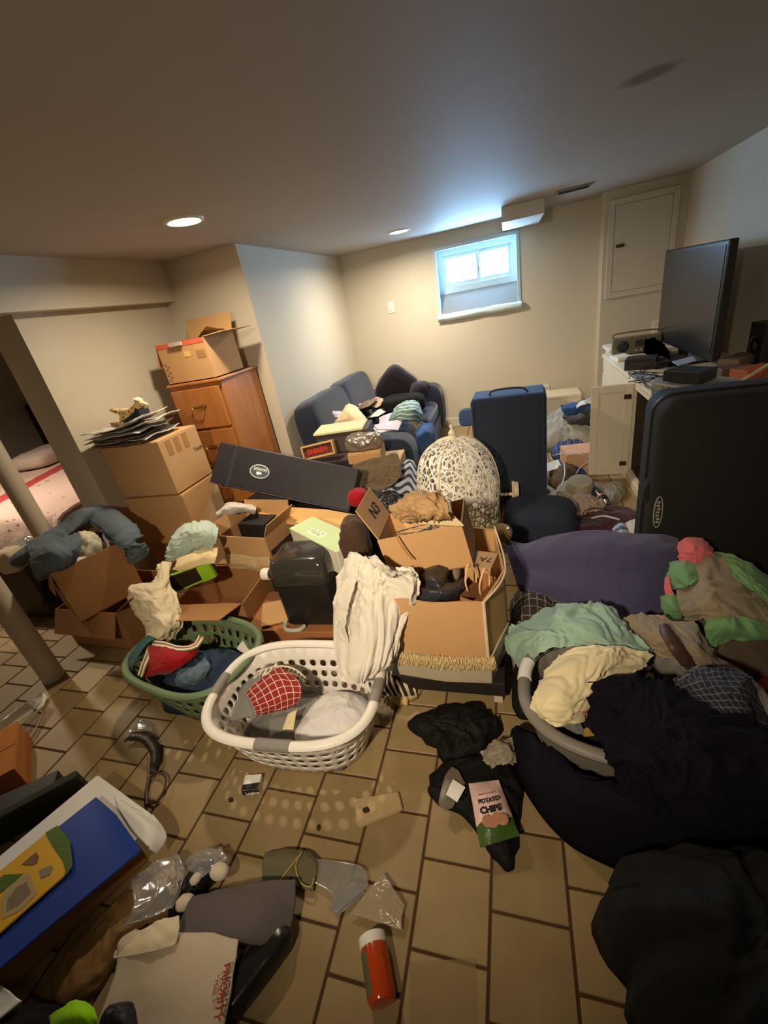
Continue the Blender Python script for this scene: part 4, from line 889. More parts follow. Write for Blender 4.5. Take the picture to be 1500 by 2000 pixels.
# white shirt draped over the corner
SHIRT = fabric('white_shirt', srgb(208, 200, 186), var=.06)
t = thing('white_shirt', 'white long sleeved shirt hanging off the big carton into the white basket', 'shirt', (-.62, 1.16, .25))
cloth('body', [[(690, 1085, .58), (712, 1088, .62), (735, 1100, .62), (752, 1112, .60), (790, 1112, .58)],
               [(672, 1105, .54), (700, 1108, .60), (728, 1120, .61), (758, 1128, .59), (812, 1126, .565)],
               [(660, 1140, .46), (695, 1145, .53), (730, 1155, .55), (765, 1160, .535), (812, 1160, .51)],
               [(652, 1190, .38), (692, 1195, .44), (730, 1205, .46), (764, 1205, .45), (786, 1200, .44)],
               [(655, 1240, .31), (690, 1250, .36), (728, 1258, .37), (758, 1255, .36), (775, 1245, .36)],
               [(662, 1290, .25), (688, 1300, .285), (718, 1300, .30), (748, 1292, .30), (768, 1275, .30)],
               [(672, 1322, .22), (686, 1334, .235), (702, 1322, .25), (722, 1312, .26), (738, 1298, .27)]], SHIRT, t, amp=.05, freq=1.7, stretch=3.0, seed=24, n=(90, 70), th=.004, warp=.8)
cloth('sleeve', [[(720, 1085, .66), (732, 1083, .66)], [(735, 1110, .65), (752, 1104, .645)], [(760, 1130, .63), (772, 1118, .62)], [(800, 1112, .61), (806, 1126, .60)], [(806, 1150, .57), (818, 1140, .555)], [(800, 1182, .52), (812, 1178, .51)]], SHIRT, t, amp=.02, freq=5, seed=5, n=(50, 18))
cloth('sleeve', [[(690, 1105, .60), (706, 1098, .62)], [(668, 1150, .52), (690, 1150, .55)], [(656, 1200, .42), (676, 1205, .45)], [(664, 1250, .34), (682, 1250, .36)], [(676, 1300, .27), (692, 1300, .285)]], SHIRT, t, amp=.02, freq=5, seed=9, n=(50, 18))
# scarf at the foot of the bin
sheetp('striped_scarf', 'cream scarf with black stripes on the tiles beside the white basket', 'scarf', [[(738, 1330, .06), (755, 1312, .10), (775, 1312, .10), (800, 1325, .05)], [(738, 1345, .05), (756, 1335, .10), (778, 1332, .10), (810, 1345, .05)], [(748, 1358, .02), (770, 1358, .06), (790, 1360, .06), (815, 1358, .02)]], stripes('scarf', srgb(40, 32, 26), srgb(214, 198, 160), .03, .4, 1), amp=.02, seed=3, n=(34, 34), zmin=0)
tag(heap('cream_fleece', [(-.58, 1.2), (-.47, 1.17), (-.42, 1.24), (-.46, 1.31), (-.58, 1.30)], 0, .055, FUR, amp=.03, freq=10, seed=5, wob=.25), 'matted cream fleece scrap below the striped scarf', 'fleece')
tag(heap('white_fluff', [(-.05, 1.42), (.02, 1.40), (.04, 1.5), (-.0, 1.58), (-.045, 1.52)], 0, .16, fabric('fluff_grey', srgb(170, 160, 146), var=.3), amp=.04, freq=9, seed=25), 'grey white fluffy cloth squeezed behind the felt bin', 'cloth')
# ================================================================ BLUE CASE, LACE DOME
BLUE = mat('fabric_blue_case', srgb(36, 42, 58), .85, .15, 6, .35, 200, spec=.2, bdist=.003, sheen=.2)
BLUE_LIT = mat('fabric_blue_lit', srgb(56, 80, 118), .85, .15, 6, .35, 200, bdist=.003)  # lighter copy of the case blue, ceiling light on the lid painted in
t = thing('suitcase', 'big navy fabric suitcase standing upright behind the lace dome', 'suitcase', (-.03, 3.08, 0)); M = TR((-.03, 3.08, .012), -2)
b = MB(); b.box((0, 0, .40), (.49, .26, .80), M, bev=.025, seg=3); b.build('body', BLUE, t, True)
b = MB(); b.box((0, 0, .803), (.46, .23, .012), M, bev=.005); b.build('top_panel', BLUE_LIT, t)
b = MB(); b.tube(curve([M @ Vector(p) for p in ((-.12, -.05, .80), (-.1, -.055, .835), (0, -.06, .845), (.1, -.055, .835), (.13, -.05, .80))], 22), .011, 8, squash=.6); b.build('carry_handle', BLUE, t, True)
pillow('side_handle', M @ TR((-.285, .0, .6)), (.12, .1, .12), BLUE_LIT, t, amp=.004, e=.5)
for x_ in (-.225, .225):
    b = MB(); b.tube([M @ Vector((x_, -.131, z)) for z in np.linspace(.05, .76, 6)], .005, 6); b.build('piping', BLUE, t)
wp = PY(1003, 960, 2.90); 
b = MB(); b.tube([Vector((wp.x-.13, 2.925, wp.z-.03)), Vector((wp.x, 2.925, wp.z-.03))], .012, 8); b.build('axle', mat('cream_plastic', srgb(214, 200, 172), .45), t, True)
b = MB(); b.lathe([(.02, 0), (.055, .004), (.06, .012), (.06, .028), (.055, .036), (.015, .04)], TR((wp.x, 2.925, wp.z), 0, 0, 90), 26); b.build('wheel', MATS['cream_plastic'], t, True)
b = MB(); b.box((wp.x-.0, 2.935, wp.z), (.02, .04, .12), bev=.004); b.build('wheel_bracket', MATS['cream_plastic'], t)
for x_ in (-.2, .2):
    b = MB(); b.lathe([(.012, -.02), (.012, .02)], TR((x_-.03, 3.06, .012), 0, 90), 12); b.build('foot', BLACKP, t)
# lace dome
LACE = NT('white_lace'); tcl = LACE.n('TexCoord'); vo = LACE.n('TexVoronoi', {'Vector': tcl.outputs['UV'], 'Scale': 28.0}, feature='DISTANCE_TO_EDGE')
vo2 = LACE.n('TexVoronoi', {'Vector': tcl.outputs['UV'], 'Scale': 12.0}, feature='DISTANCE_TO_EDGE')
k = LACE.math('MAXIMUM', LACE.math('LESS_THAN', vo.outputs['Distance'], .085), LACE.math('LESS_THAN', vo2.outputs['Distance'], .03))
tr = LACE.n('BsdfTransparent'); LACE.b.inputs['Base Color'].default_value = c4(srgb(240, 236, 226)); LACE.b.inputs['Roughness'].default_value = .8
ms = LACE.n('MixShader', {0: k}); LACE.l(tr.outputs[0], ms.inputs[1]); LACE.l(LACE.b.outputs[0], ms.inputs[2]); LACE.l(ms.outputs[0], LACE.out.inputs[0]); LACE = LACE.m
IVORY = mat('ivory_paint', srgb(226, 214, 186), .5, .05, 5, .05)
dc = Vector((-.365, 2.58, 0)); dm = thing('lace_dome', 'white birdcage shaped dome with lace panels and a finial', 'dome', dc)
PR = [(.225, .03), (.24, .12), (.255, .24), (.262, .36), (.25, .47), (.215, .57), (.155, .64), (.085, .675), (.03, .69)]
pr = np.array([tuple(v) for v in curve([Vector((a, 0, z)) for a, z in PR], 26)])
NP = 10
for i in range(NP):
    a0, a1 = 2*PI*i/NP, 2*PI*(i+1)/NP; V = []; F = []; UV = []; m_ = 7
    for q in range(len(pr)):
        for s in range(m_):
            a = a0+(a1-a0)*s/(m_-1); r_ = pr[q, 0]*(1+.02*math.sin(PI*s/(m_-1)))
            V.append((dc.x+r_*math.cos(a), dc.y+r_*math.sin(a), pr[q, 2])); UV.append((a*.25+i*1.3, q*.028))
    for q in range(len(pr)-1):
        for s in range(m_-1): F.append((q*m_+s, q*m_+s+1, (q+1)*m_+s+1, (q+1)*m_+s))
    obj('lace_panel', V, F, LACE, dm, True, UV)
    b = MB(); b.tube([Vector((dc.x+r_*1.005*math.cos(a0), dc.y+r_*1.005*math.sin(a0), z)) for r_, _, z in pr], .005, 6); b.build('rib', IVORY, dm, True)
for z, r_ in ((.03, .226), (.30, .262)):
    b = MB(); b.tube([Vector((dc.x+r_*math.cos(a), dc.y+r_*math.sin(a), z)) for a in np.linspace(0, 2*PI, 48, endpoint=False)], .005 if z > .1 else .009, 6, closed=True); b.build('hoop', IVORY, dm, True)
b = MB(); b.lathe([(.226, .0), (.23, .01), (.226, .022)], TR(dc), 40); b.build('base', IVORY, dm, True)
b = MB(); b.lathe([(.04, .685), (.03, .70), (.018, .705), (.026, .72), (.016, .735), (.008, .745), (.013, .76), (.004, .775)], TR(dc), 18); b.build('finial', IVORY, dm, True)
A, B_, C_, D_ = [PY(*q, 2.875) for q in ((872, 920), (976, 932), (952, 1012), (862, 1010))]
b = MB(); b.poly([A, B_, C_, D_], (0, .012, 0), bev=.002); tag(b.build('foam_board', mat('foam_cream', srgb(226, 210, 178), .8, .05), None), 'cream foam board leaning between the lace dome and the suitcase', 'board')
tag(pillow('duffel_bag', TR((.13, 2.5, 0), -6), (.42, .3, .26), mat('fabric_dark_navy', srgb(36, 42, 60), .9, .15, 6, .3, 160), amp=.012, e=.5), 'dark navy duffel bag on the floor before the suitcase', 'bag')
t = thing('castor', 'small chrome spoked wheel on the edge of the blanket', 'wheel', P(1000, 1040, .42)); wq = PY(993, 1038, 1.9)
b = MB(); b.tube([wq+Vector((.016*math.cos(a), 0, .02*math.sin(a))) for a in np.linspace(0, 2*PI, 20, endpoint=False)], .004, 6, closed=True)
b.build('rim', CHROME, t, True)
for a in (0, PI/3, 2*PI/3):
    b = MB(); b.tube([wq+Vector((.016*math.cos(a), 0, .02*math.sin(a))), wq-Vector((.016*math.cos(a), 0, .02*math.sin(a)))], .0025, 5); b.build('spoke', CHROME, t)
tag(pillow('brown_cloth', TR((wq.x-.05, wq.y+.02, wq.z-.06)), (.13, .1, .08), fabric('drab', srgb(120, 98, 60)), amp=.01, e=.7), 'drab brown cloth by the chrome spoked wheel', 'cloth')
# ================================================================ DESK
DESK = mat('cream_lacquer', srgb(216, 204, 180), .45, .06, 4, .05, 30)
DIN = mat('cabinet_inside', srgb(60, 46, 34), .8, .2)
dk = thing('desk', 'long cream built in desk with an open cabinet door', 'desk', (1.16, 3.4, 0))
XD, YN, YFAR = .81, 2.30, 4.46
b = MB(); b.box(((XD-.02+XR-.01)/2, (YN+YFAR)/2, .738), (XR-.01-XD+.02, YFAR-YN+.02, .034), bev=.010); b.build('worktop', DESK, dk, True)
b = MB(); ZT = .72
for y0, y1 in ((YN, 2.93), (3.36, YFAR)): b.box((XD+.01, (y0+y1)/2, ZT/2), (.02, y1-y0, ZT))
b.box((XD+.01, (2.93+3.36)/2, .04), (.02, .43, .08)); b.box((XD+.01, (2.93+3.36)/2, .70), (.02, .43, .04)); b.build('front_frame', DESK, dk)
b = MB(); b.box((1.15, YN+.01, ZT/2), (.66, .02, ZT)); b.box((1.15, YFAR-.01, ZT/2), (.66, .02, ZT)); b.box((1.48, 3.38, ZT/2), (.02, 2.1, ZT)); b.build('carcass', DESK, dk)
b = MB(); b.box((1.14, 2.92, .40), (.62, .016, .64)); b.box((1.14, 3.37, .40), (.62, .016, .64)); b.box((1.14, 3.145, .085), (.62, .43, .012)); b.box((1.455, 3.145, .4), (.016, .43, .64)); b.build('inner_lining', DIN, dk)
b = MB(); b.box((XD-.006, (YN+YFAR)/2, .03), (.012, YFAR-YN, .06), bev=.003); b.build('toe_board', DESK, dk)
# the open door
A = P(1150, 926, .04); B_ = Vector((XD-.008, 3.372, .04)); d_ = (B_-A); rz = math.degrees(math.atan2(d_.y, d_.x)); Lw = math.hypot(d_.x, d_.y)
M = TR(A, rz); DH = .675
b = MB(); b.box((Lw/2, 0, DH/2), (Lw, .018, DH), M, bev=.003); dr = b.build('door', DESK, dk)
b = MB()
for c, d in (((.02, 0, DH/2), (.05, .012, DH)), ((Lw-.02, 0, DH/2), (.05, .012, DH)), ((Lw/2, 0, .025), (Lw-.09, .012, .05)), ((Lw/2, 0, DH-.025), (Lw-.09, .012, .05))): b.box((c[0], -.014, c[2]), d, M, bev=.002)
b.build('door_frame', DESK, dr)
for z in (.09, DH-.085):
    b = MB(); b.box((Lw-.03, -.026, z), (.045, .014, .032), M, bev=.003); b.build('hinge', mat('hinge_brown', srgb(64, 52, 44), .4, .1, 9, 0, metal=.4), dr)
t = thing('drawer_tower', 'narrow white plastic drawer tower at the far end of the desk', 'drawers', (1.02, 4.64, 0))
b = MB(); b.box((1.05, 4.66, .38), (.34, .3, .74), bev=.02); b.build('body', WHITEP, t, True)
for k in range(4):
    b = MB(); b.box((.872, 4.66, .1+.175*k), (.02, .27, .16), bev=.006); dd_ = b.build('drawer', WHITEP, t)
    b = MB(); b.box((.858, 4.66, .14+.175*k), (.012, .1, .015), bev=.003); b.build('handle', WHITEP, dd_)
b = MB(); b.box((1.04, 4.66, .765), (.38, .32, .035), bev=.014); b.build('top', WHITEP, t, True)
ZD = .7555
# television
t = thing('television', 'large flat black television standing on the desk', 'television', (1.2, 3.8, ZD))
TVB = mat('tv_black', (.02, .018, .016), .35, .15, 5, .03)
b = MB(); b.box((1.225, 3.815, 1.155), (.05, 1.15, .67), bev=.008); b.build('housing', TVB, t)
b = MB(); b.box((1.1985, 3.815, 1.16), (.004, 1.10, .61)); b.build('screen', mat('tv_screen', srgb(44, 42, 38), .28, .1, 2, 0), t)
b = MB(); b.box((1.27, 3.815, 1.05), (.05, .6, .35), bev=.02); b.build('rear_cover', TVB, t)
b = MB(); b.box((1.225, 3.815, .80), (.03, .12, .07)); b.box((1.2, 3.815, ZD+.008), (.24, .5, .014), bev=.004); b.build('stand', TVB, t)
# radio
OLV = mat('radio_olive', srgb(104, 98, 78), .45, .2, 8, .08)
rp = P(1238, 690, ZD); t = thing('radio', 'olive grey portable radio with a speaker grille at the far end of the desk', 'radio', (1.0, 4.28, ZD)); M = TR((1.02, 4.3, ZD), -8)
b = MB(); b.box((0, 0, .07), (.36, .11, .13), M, bev=.01); b.build('body', OLV, t)
b = MB(); b.lathe([(.04, 0), (.045, .006), (.03, .01)], M @ TR((-.1, -.055, .07), 0, 90), 20); b.build('speaker_grille', BLACKP, t)
b = MB(); b.box((.06, -.058, .085), (.14, .008, .05), M, bev=.003); b.build('dial_panel', mat('dial_dark', srgb(52, 48, 38), .4), t)
for k in range(4):
    b = MB(); b.lathe([(.009, 0), (.009, .012), (.006, .014)], M @ TR((.0+.04*k, -.055, .035), 0, 90), 12); b.build('knob', CHROME, t)
b = MB(); b.tube(curve([M @ Vector(p) for p in ((-.17, 0, .13), (-.15, 0, .17), (.15, 0, .17), (.17, 0, .13))], 14), .006, 6); b.build('carry_handle', OLV, t)
def bl(name, label, cat, px, py, d, rz, m, z=ZD, lid=None, **k):
    p = P(px, py, z); return block(name, label, cat, (p.x, p.y, z), d, rz, m, lid=lid, **k)
t, M = bl('set_top_box', 'black set top box stacked before the radio', 'electronics', 1252, 718, (.2, .16, .075), -20, BLACKP)
b = MB(); b.box((0, -.081, .04), (.12, .004, .02), M); b.build('display', mat('dial_dark', srgb(52, 48, 38), .4), t)
bl('set_top_box', 'slim black disc player in front of the television', 'electronics', 1300, 712, (.26, .2, .04), 14, BLACKP, lid=(SLATE, .006))
bl('paper_stack', 'small stack of white papers at the desk edge by the radio', 'papers', 1213, 702, (.12, .18, .03), 10, PAPER)
bl('paper_block', 'cream notepad beside the black set top box', 'notepad', 1290, 694, (.09, .1, .03), 30, mat('cream_paper', srgb(222, 198, 150), .8))
tag(heap('black_cloth', [(min(P(x, y, ZD).x, 1.07), P(x, y, ZD).y) for x, y in ((1300, 705), (1330, 715), (1385, 705), (1395, 680), (1350, 672), (1310, 682))], ZD+.001, .12, BLK, amp=.04, seed=6), 'black cloth bundled at the foot of the television', 'cloth')
sheetp('paper_sheet', 'pale blue paper sheet on the black cloth on the desk', 'paper', flat((1312, 706, ZD+.07), (1355, 696, ZD+.075), (1362, 704, ZD+.07), (1325, 714, ZD+.065)), mat('blue_paper', srgb(150, 160, 172), .7, .1), amp=.006, n=(12, 12))
t, M = bl('plastic_bin', 'clear grey plastic bin full of dark oddments on the desk edge', 'bin', 1352, 772, (.3, .26, .07), -62, mat('smoke_clear', srgb(120, 112, 96), .12, .2, 9, .05, 30, alpha=.5), lid=None)
b = MB(); b.box((0, 0, .075), (.31, .27, .012), M, bev=.003); b.build('rim', mat('grey_rim', srgb(150, 148, 138), .3), t)
b = MB(); b.box((.02, -.01, .035), (.2, .16, .05), M); b.build('oddments', mat('oddments', srgb(50, 40, 32), .7, .5, 30), t)
bl('gadget', 'black gadget with a tan label in front of the clear drawer', 'electronics', 1345, 742, (.2, .14, .06), -50, BLACKP, z=ZD+.09)
t, M = bl('blue_tray', 'teal blue tray at the edge of the desk', 'tray', 1306, 785, (.1, .24, .035), -4, mat('teal_tray', srgb(86, 126, 138), .35, .1))
b = MB(); b.box((0, 0, .037), (.08, .22, .003), M); b.build('inner_base', mat('teal_tray_in', srgb(70, 104, 116), .4), t)
for k, (x_, y_, m_, nm) in enumerate(((1430, 735, srgb(96, 72, 54), 'brown leather case'), (1470, 742, srgb(160, 80, 40), 'orange brown box'), (1440, 722, srgb(110, 94, 76), 'taupe folder stack'))):
    bl('desk_box', nm+' at the near end of the desk', 'box', x_, y_, (.16+.03*k, .12, .06+.012*k), 20*k, mat('desk_box_%d' % k, m_, .6, .25, 8))
b = MB(); b.tube([P(1422, 760, .88), P(1500, 712, .90), P(1545, 690, .91)], .007, 8); tag(b.build('white_rod', mat('cream_plastic', srgb(214, 200, 172), .45)), 'thin pale rod lying over the boxes on the near desk end', 'rod')
t, M = bl('speaker', 'dark loudspeaker at the near end of the desk', 'speaker', 1500, 715, (.18, .18, .26), 0, BLACKP)
b = MB(); b.lathe([(.06, 0), (.065, .006), (.04, -.004), (.012, .006)], M @ TR((-.09, 0, .13), -90, 90), 20, True, True); b.build('cone', mat('dial_dark', srgb(52, 48, 38), .4), t)
# cables over the desk front
def cable(name, label, pts, r_, m_, group=None, n=40):
    b = MB(); b.tube(curve(pts, n), r_, 7); return tag(b.build(name, m_, None, True), label, 'cable', group)
cable('power_cable', 'black cable hanging down the cream desk front to the floor', [(1310, 735, ZD+.01), (1290, 765, ZD+.012), (1278, 790, 'X', .79), (1272, 830, 'X', .785), (1264, 870, 'X', .785), (1258, 920, 'X', .785), (1250, 980, 'X', .785), (1240, 1000, .01), (1200, 1005, .01)], .0045, BLACKP)
cable('power_cable', 'black cable looping over the desk edge beside the hanging one', [(1252, 735, ZD+.01), (1262, 755, ZD+.012), (1272, 757, 'X', .785), (1280, 790, 'X', .782), (1276, 830, 'X', .78), (1284, 850, 'X', .79)], .0035, BLACKP)
for k in range(4):
    r2 = random.Random(k+40); cable('desk_cable', 'thin black lead tangled on the desk top', [P(1225+r2.random()*90, 715+r2.random()*35, ZD+.008+.008*q) for q in range(6)], .003, BLACKP, 'tangled leads on the desk')
# ================================================================ TALL BLACK CASE
BC = mat('tall_case_black', srgb(28, 25, 22), .85, .15, 5, .15, 120)
t = thing('equipment_case', 'tall black case with a rounded corner and oval badge before the desk', 'case', (.92, 1.98, 0)); cx, cw, ch = .925, .74, .975
def rrect(x0, x1, z0, z1, y, r_=.06, n=8):
    o = []
    for ax, az, a0 in ((x1-r_, z1-r_, 0), (x0+r_, z1-r_, 90), (x0+r_, z0+r_, 180), (x1-r_, z0+r_, 270)):
        for k in range(n+1): a = R(a0+90*k/n); o.append(Vector((ax+r_*math.cos(a), y, az+r_*math.sin(a))))
    return o
rg = [rrect(cx-cw/2+.02, cx+cw/2-.02, .02, ch-.02, 1.865, .06), rrect(cx-cw/2+.006, cx+cw/2-.006, .006, ch-.006, 1.872, .07), rrect(cx-cw/2, cx+cw/2, .0, ch, 1.885, .075), rrect(cx-cw/2, cx+cw/2, .0, ch, 2.09, .075), rrect(cx-cw/2+.02, cx+cw/2-.02, .02, ch-.02, 2.11, .06)]
loft([r_[::-1] for r_ in rg], Matrix.Identity(4), 'shell', BC, t)
b = MB(); b.tube(rrect(cx-cw/2-.002, cx+cw/2+.002, -.0, ch+.002, 1.985, .075), .006, 6, closed=True); b.build('seam', mat('case_edge_black', (.01, .01, .01), .5), t)
b = MB(); b.poly([Vector((cx-cw/2+.003, 1.93, .50)), Vector((cx-cw/2-.018, 1.93, .55)), Vector((cx-cw/2-.018, 1.93, .57)), Vector((cx-cw/2+.003, 1.93, .63))], (0, .08, 0), bev=.004); b.build('latch', BC, t)
bc_ = Vector((cx-cw/2+.025, 1.8655, PY(1297, 1000, 1.866).z))
rb_ = lambda a, bb, y: [Vector((bc_.x+a*math.cos(q), y, bc_.z+bb*math.sin(q))) for q in np.linspace(0, 2*PI, 32, endpoint=False)]
b = MB(); b.tube(rb_(.016, .075, 1.8655), .0022, 6, closed=True); bd = b.build('badge_rim', mat('badge_grey', srgb(150, 146, 140), .4), t)
b = MB(); b.poly(rb_(.015, .073, 1.8658), (0, .001, 0)); b.build('badge_field', mat('badge_dark', srgb(70, 66, 66), .5), bd)
b = MB()
for k in range(7): b.box((bc_.x+.002*math.sin(k*2), 1.8645, bc_.z-.048+.016*k), (.012, .0015, .010))
b.build('badge_marks', mat('badge_grey', srgb(150, 146, 140), .4), bd)
for z in (.80, .60):
    p = PY(1360, 860 if z > .7 else 960, 1.862); b = MB(); b.lathe([(.004, 0), (.003, .003)], TR((p.x, 1.867, p.z), 0, 90), 10); b.build('rivet', CHROME, t)
# ================================================================ FLOOR CLUTTER BETWEEN CASE AND DESK
def hp(name, label, cat, pts, z0, h, m, **k):
    return tag(heap(name, [(P(x, y, z0+h*.25).x, P(x, y, z0+h*.25).y) for x, y in pts], z0, h, m, **k), label, cat)
block('foam_box', 'white foam box against the back wall behind the suitcase', 'box', (.47, 4.98, 0), (.42, .3, .30), 0, mat('foam_white', srgb(222, 210, 186), .8, .05), lid=(MATS['foam_white'], .03))
tag(heap('clothes_pile', [(.28, 4.1), (.45, 3.95), (.7, 4.0), (.76, 4.35), (.70, 4.7), (.45, 4.78), (.26, 4.5)], 0, .26, fabric('grey_mix', srgb(150, 146, 136), var=.4), amp=.08, freq=6, seed=41), 'grey and white clothes heaped behind the suitcase', 'clothes')
sheetp('blue_jacket', 'bright blue jacket on the grey clothes behind the suitcase', 'jacket', [[(1095, 792, .36), (1125, 785, .4), (1150, 778, .38)], [(1098, 802, .32), (1128, 795, .38), (1152, 792, .34)], [(1110, 815, .26), (1130, 808, .3), (1152, 806, .28)]], fabric('royal_blue', srgb(44, 78, 130)), amp=.03, seed=3, freq=5, n=(26, 26))
sheetp('dark_jacket', 'dark olive jacket with a grey hood on the blue one', 'jacket', [[(1100, 815, .28), (1128, 808, .34), (1152, 800, .36)], [(1105, 825, .24), (1130, 820, .32), (1152, 818, .3)], [(1112, 833, .2), (1132, 832, .22), (1152, 832, .22)]], fabric('olive_dark', srgb(58, 54, 46)), amp=.03, seed=5, freq=6, n=(26, 26))
sheetp('white_hat', 'white crumpled hat at the edge of the clothes heap', 'hat', [[(1128, 790, .40), (1142, 782, .44), (1154, 778, .42)], [(1126, 798, .38), (1142, 790, .46), (1156, 790, .40)]], fabric('white_shirt', srgb(222, 214, 198)), amp=.02, freq=8, n=(14, 18))
t, M = carton('cardboard_box', 'small pink brown carton among the clothes behind the suitcase', (.50, 3.62, .0), (.24, .24, .17), 6, None, mat('cardboard_pink', srgb(196, 152, 118), .8, .08))
tag(pillow('rolled_sock', TR((.66, 3.62, .171)), (.1, .1, .09), WHITEP, amp=.002, e=.75), 'rolled white sock on the pink brown carton', 'sock')
hp('blue_shirt', 'dark blue checked shirt bunched before the pink brown carton', 'shirt', [(1078, 868), (1110, 858), (1150, 862), (1150, 890), (1110, 895), (1080, 890)], 0, .12, plaid('blue_check', srgb(40, 50, 90), srgb(80, 96, 140), .05, .2), amp=.04, seed=43, freq=7)
hp('blue_cloth', 'royal blue cloth crumpled on the floor behind the suitcase', 'cloth', [(1090, 900), (1120, 890), (1150, 900), (1148, 918), (1110, 925)], 0, .09, fabric('royal_blue', srgb(44, 78, 130)), amp=.05, seed=44, freq=8)
sheetp('paper_sheet', 'white sheet of paper on the floor clutter by the suitcase', 'paper', flat((1062, 908, .12), (1090, 898, .13), (1098, 912, .11), (1068, 922, .10)), PAPER, amp=.008, n=(10, 10))
hp('brown_bag', 'brown sack flattened on the floor clutter', 'bag', [(1072, 925), (1110, 912), (1130, 925), (1105, 950), (1075, 945)], 0, .10, mat('sack_brown', srgb(92, 74, 54), .9, .25, 9), amp=.03, seed=45)
t = thing('bucket_hat', 'olive grey bucket hat lying on the floor clutter', 'hat', P(1130, 955, .05))
hq = P(1132, 952, .06)
b = MB(); b.lathe([(.16, 0), (.155, .008), (.1, .03)], TR((hq.x, hq.y, .03), 0, 12), 30, True, False); b.build('brim', fabric('hat_grey', srgb(140, 130, 110)), t, True)
b = MB(); b.lathe([(.1, .028), (.095, .07), (.08, .095), (.04, .105)], TR((hq.x, hq.y, .03), 0, 12), 30, False, True); b.build('crown', fabric('hat_grey', srgb(140, 130, 110)), t, True)
t = thing('spray_bottle', 'black bottle with an orange band on the floor by the hat', 'bottle', P(1172, 968, .03)); A, B_ = P(1160, 957, .05), P(1186, 984, .05); d_ = (B_-A); q = d_.to_track_quat('Z', 'Y').to_matrix().to_4x4(); M = Matrix.Translation(A) @ q; L = d_.length
b = MB(); b.lathe([(.02, 0), (.032, .01), (.032, L*.75), (.018, L*.85)], M, 18); b.build('body', mat('bottle_black', (.02, .02, .02), .2), t, True)
b = MB(); b.lathe([(.0325, L*.55), (.0325, L*.64)], M, 18, False, False); b.build('band', mat('orange_band', srgb(190, 96, 60), .4), t, True)
b = MB(); b.lathe([(.019, L*.85), (.019, L), (.014, L*1.03)], M, 16); b.build('cap', CHROME, t, True)
hp('beige_shirt', 'beige crumpled shirt on the floor before the desk', 'shirt', [(1085, 990), (1130, 975), (1180, 985), (1180, 1002), (1130, 1018), (1090, 1015)], 0, .08, fabric('beige', srgb(150, 130, 112)), amp=.06, seed=46, freq=8)
hp('grey_rag', 'grey rag on the dark floor beside the bottle', 'rag', [(1180, 950), (1215, 945), (1222, 965), (1195, 985), (1180, 975)], 0, .05, fabric('speckle_grey', srgb(128, 118, 104)), amp=.03, seed=47, freq=8)
hp('maroon_blanket', 'dark maroon blanket spread on the floor before the desk', 'blanket', [(1040, 1030), (1100, 1000), (1180, 985), (1250, 1000), (1262, 1040), (1180, 1055), (1080, 1065)], 0, .045, fabric('maroon_dark', srgb(66, 30, 28)), amp=.03, seed=48)
sheetp('white_rag', 'white rag beside the desk foot', 'rag', [[(1222, 1022, .1), (1245, 1015, .12), (1268, 1018, .1)], [(1228, 1035, .1), (1248, 1030, .13), (1270, 1032, .1)], [(1232, 1050, .07), (1250, 1048, .09), (1268, 1050, .07)]], fabric('white_shirt', srgb(222, 214, 198)), amp=.02, seed=8, n=(20, 20), freq=7)
sheetp('sock', 'pale blue and white socks bundled beside the white rag', 'socks', [[(1198, 1035, .08), (1212, 1025, .11), (1224, 1028, .09)], [(1196, 1045, .07), (1212, 1038, .12), (1228, 1040, .09)], [(1200, 1054, .05), (1214, 1052, .07), (1230, 1052, .06)]], stripes('sock', srgb(90, 104, 134), srgb(186, 190, 200), .05, .6), amp=.02, seed=9, n=(20, 20), freq=8)
CW = mat('white_cable', srgb(190, 188, 186), .4, .05)
cable('white_cable', 'white charging cable arching over the blue clothes', [(1080, 890, .16), (1110, 884, .2), (1140, 890, .2), (1150, 900, .12), (1135, 912, .1), (1125, 925, .1)], .004, CW)
cable('white_cable', 'white cable with plug trailing past the brown sack', [(1102, 905, .14), (1103, 925, .12), (1098, 945, .1), (1090, 957, .05), (1078, 962, .03)], .005, CW)
cable('white_cable', 'thick white cable lying on the maroon blanket', [(1155, 1012, .1), (1180, 1008, .1), (1210, 1015, .09)], .006, CW)
cable('white_cable', 'short white cable hanging over the maroon blanket edge', [(1115, 1008, .12), (1118, 1020, .1), (1116, 1036, .08)], .005, CW)
cable('black_cable', 'black cable curled over the beige shirt', [(1140, 1010, .12), (1142, 998, .14), (1160, 992, .13), (1180, 995, .1), (1195, 998, .08)], .003, BLACKP)
block('plug_adapter', 'small grey plug adapter beside the suitcase', 'plug', tuple(P(1074, 962, .02)), (.05, .04, .03), 20, mat('plug_grey', srgb(150, 156, 166), .4))
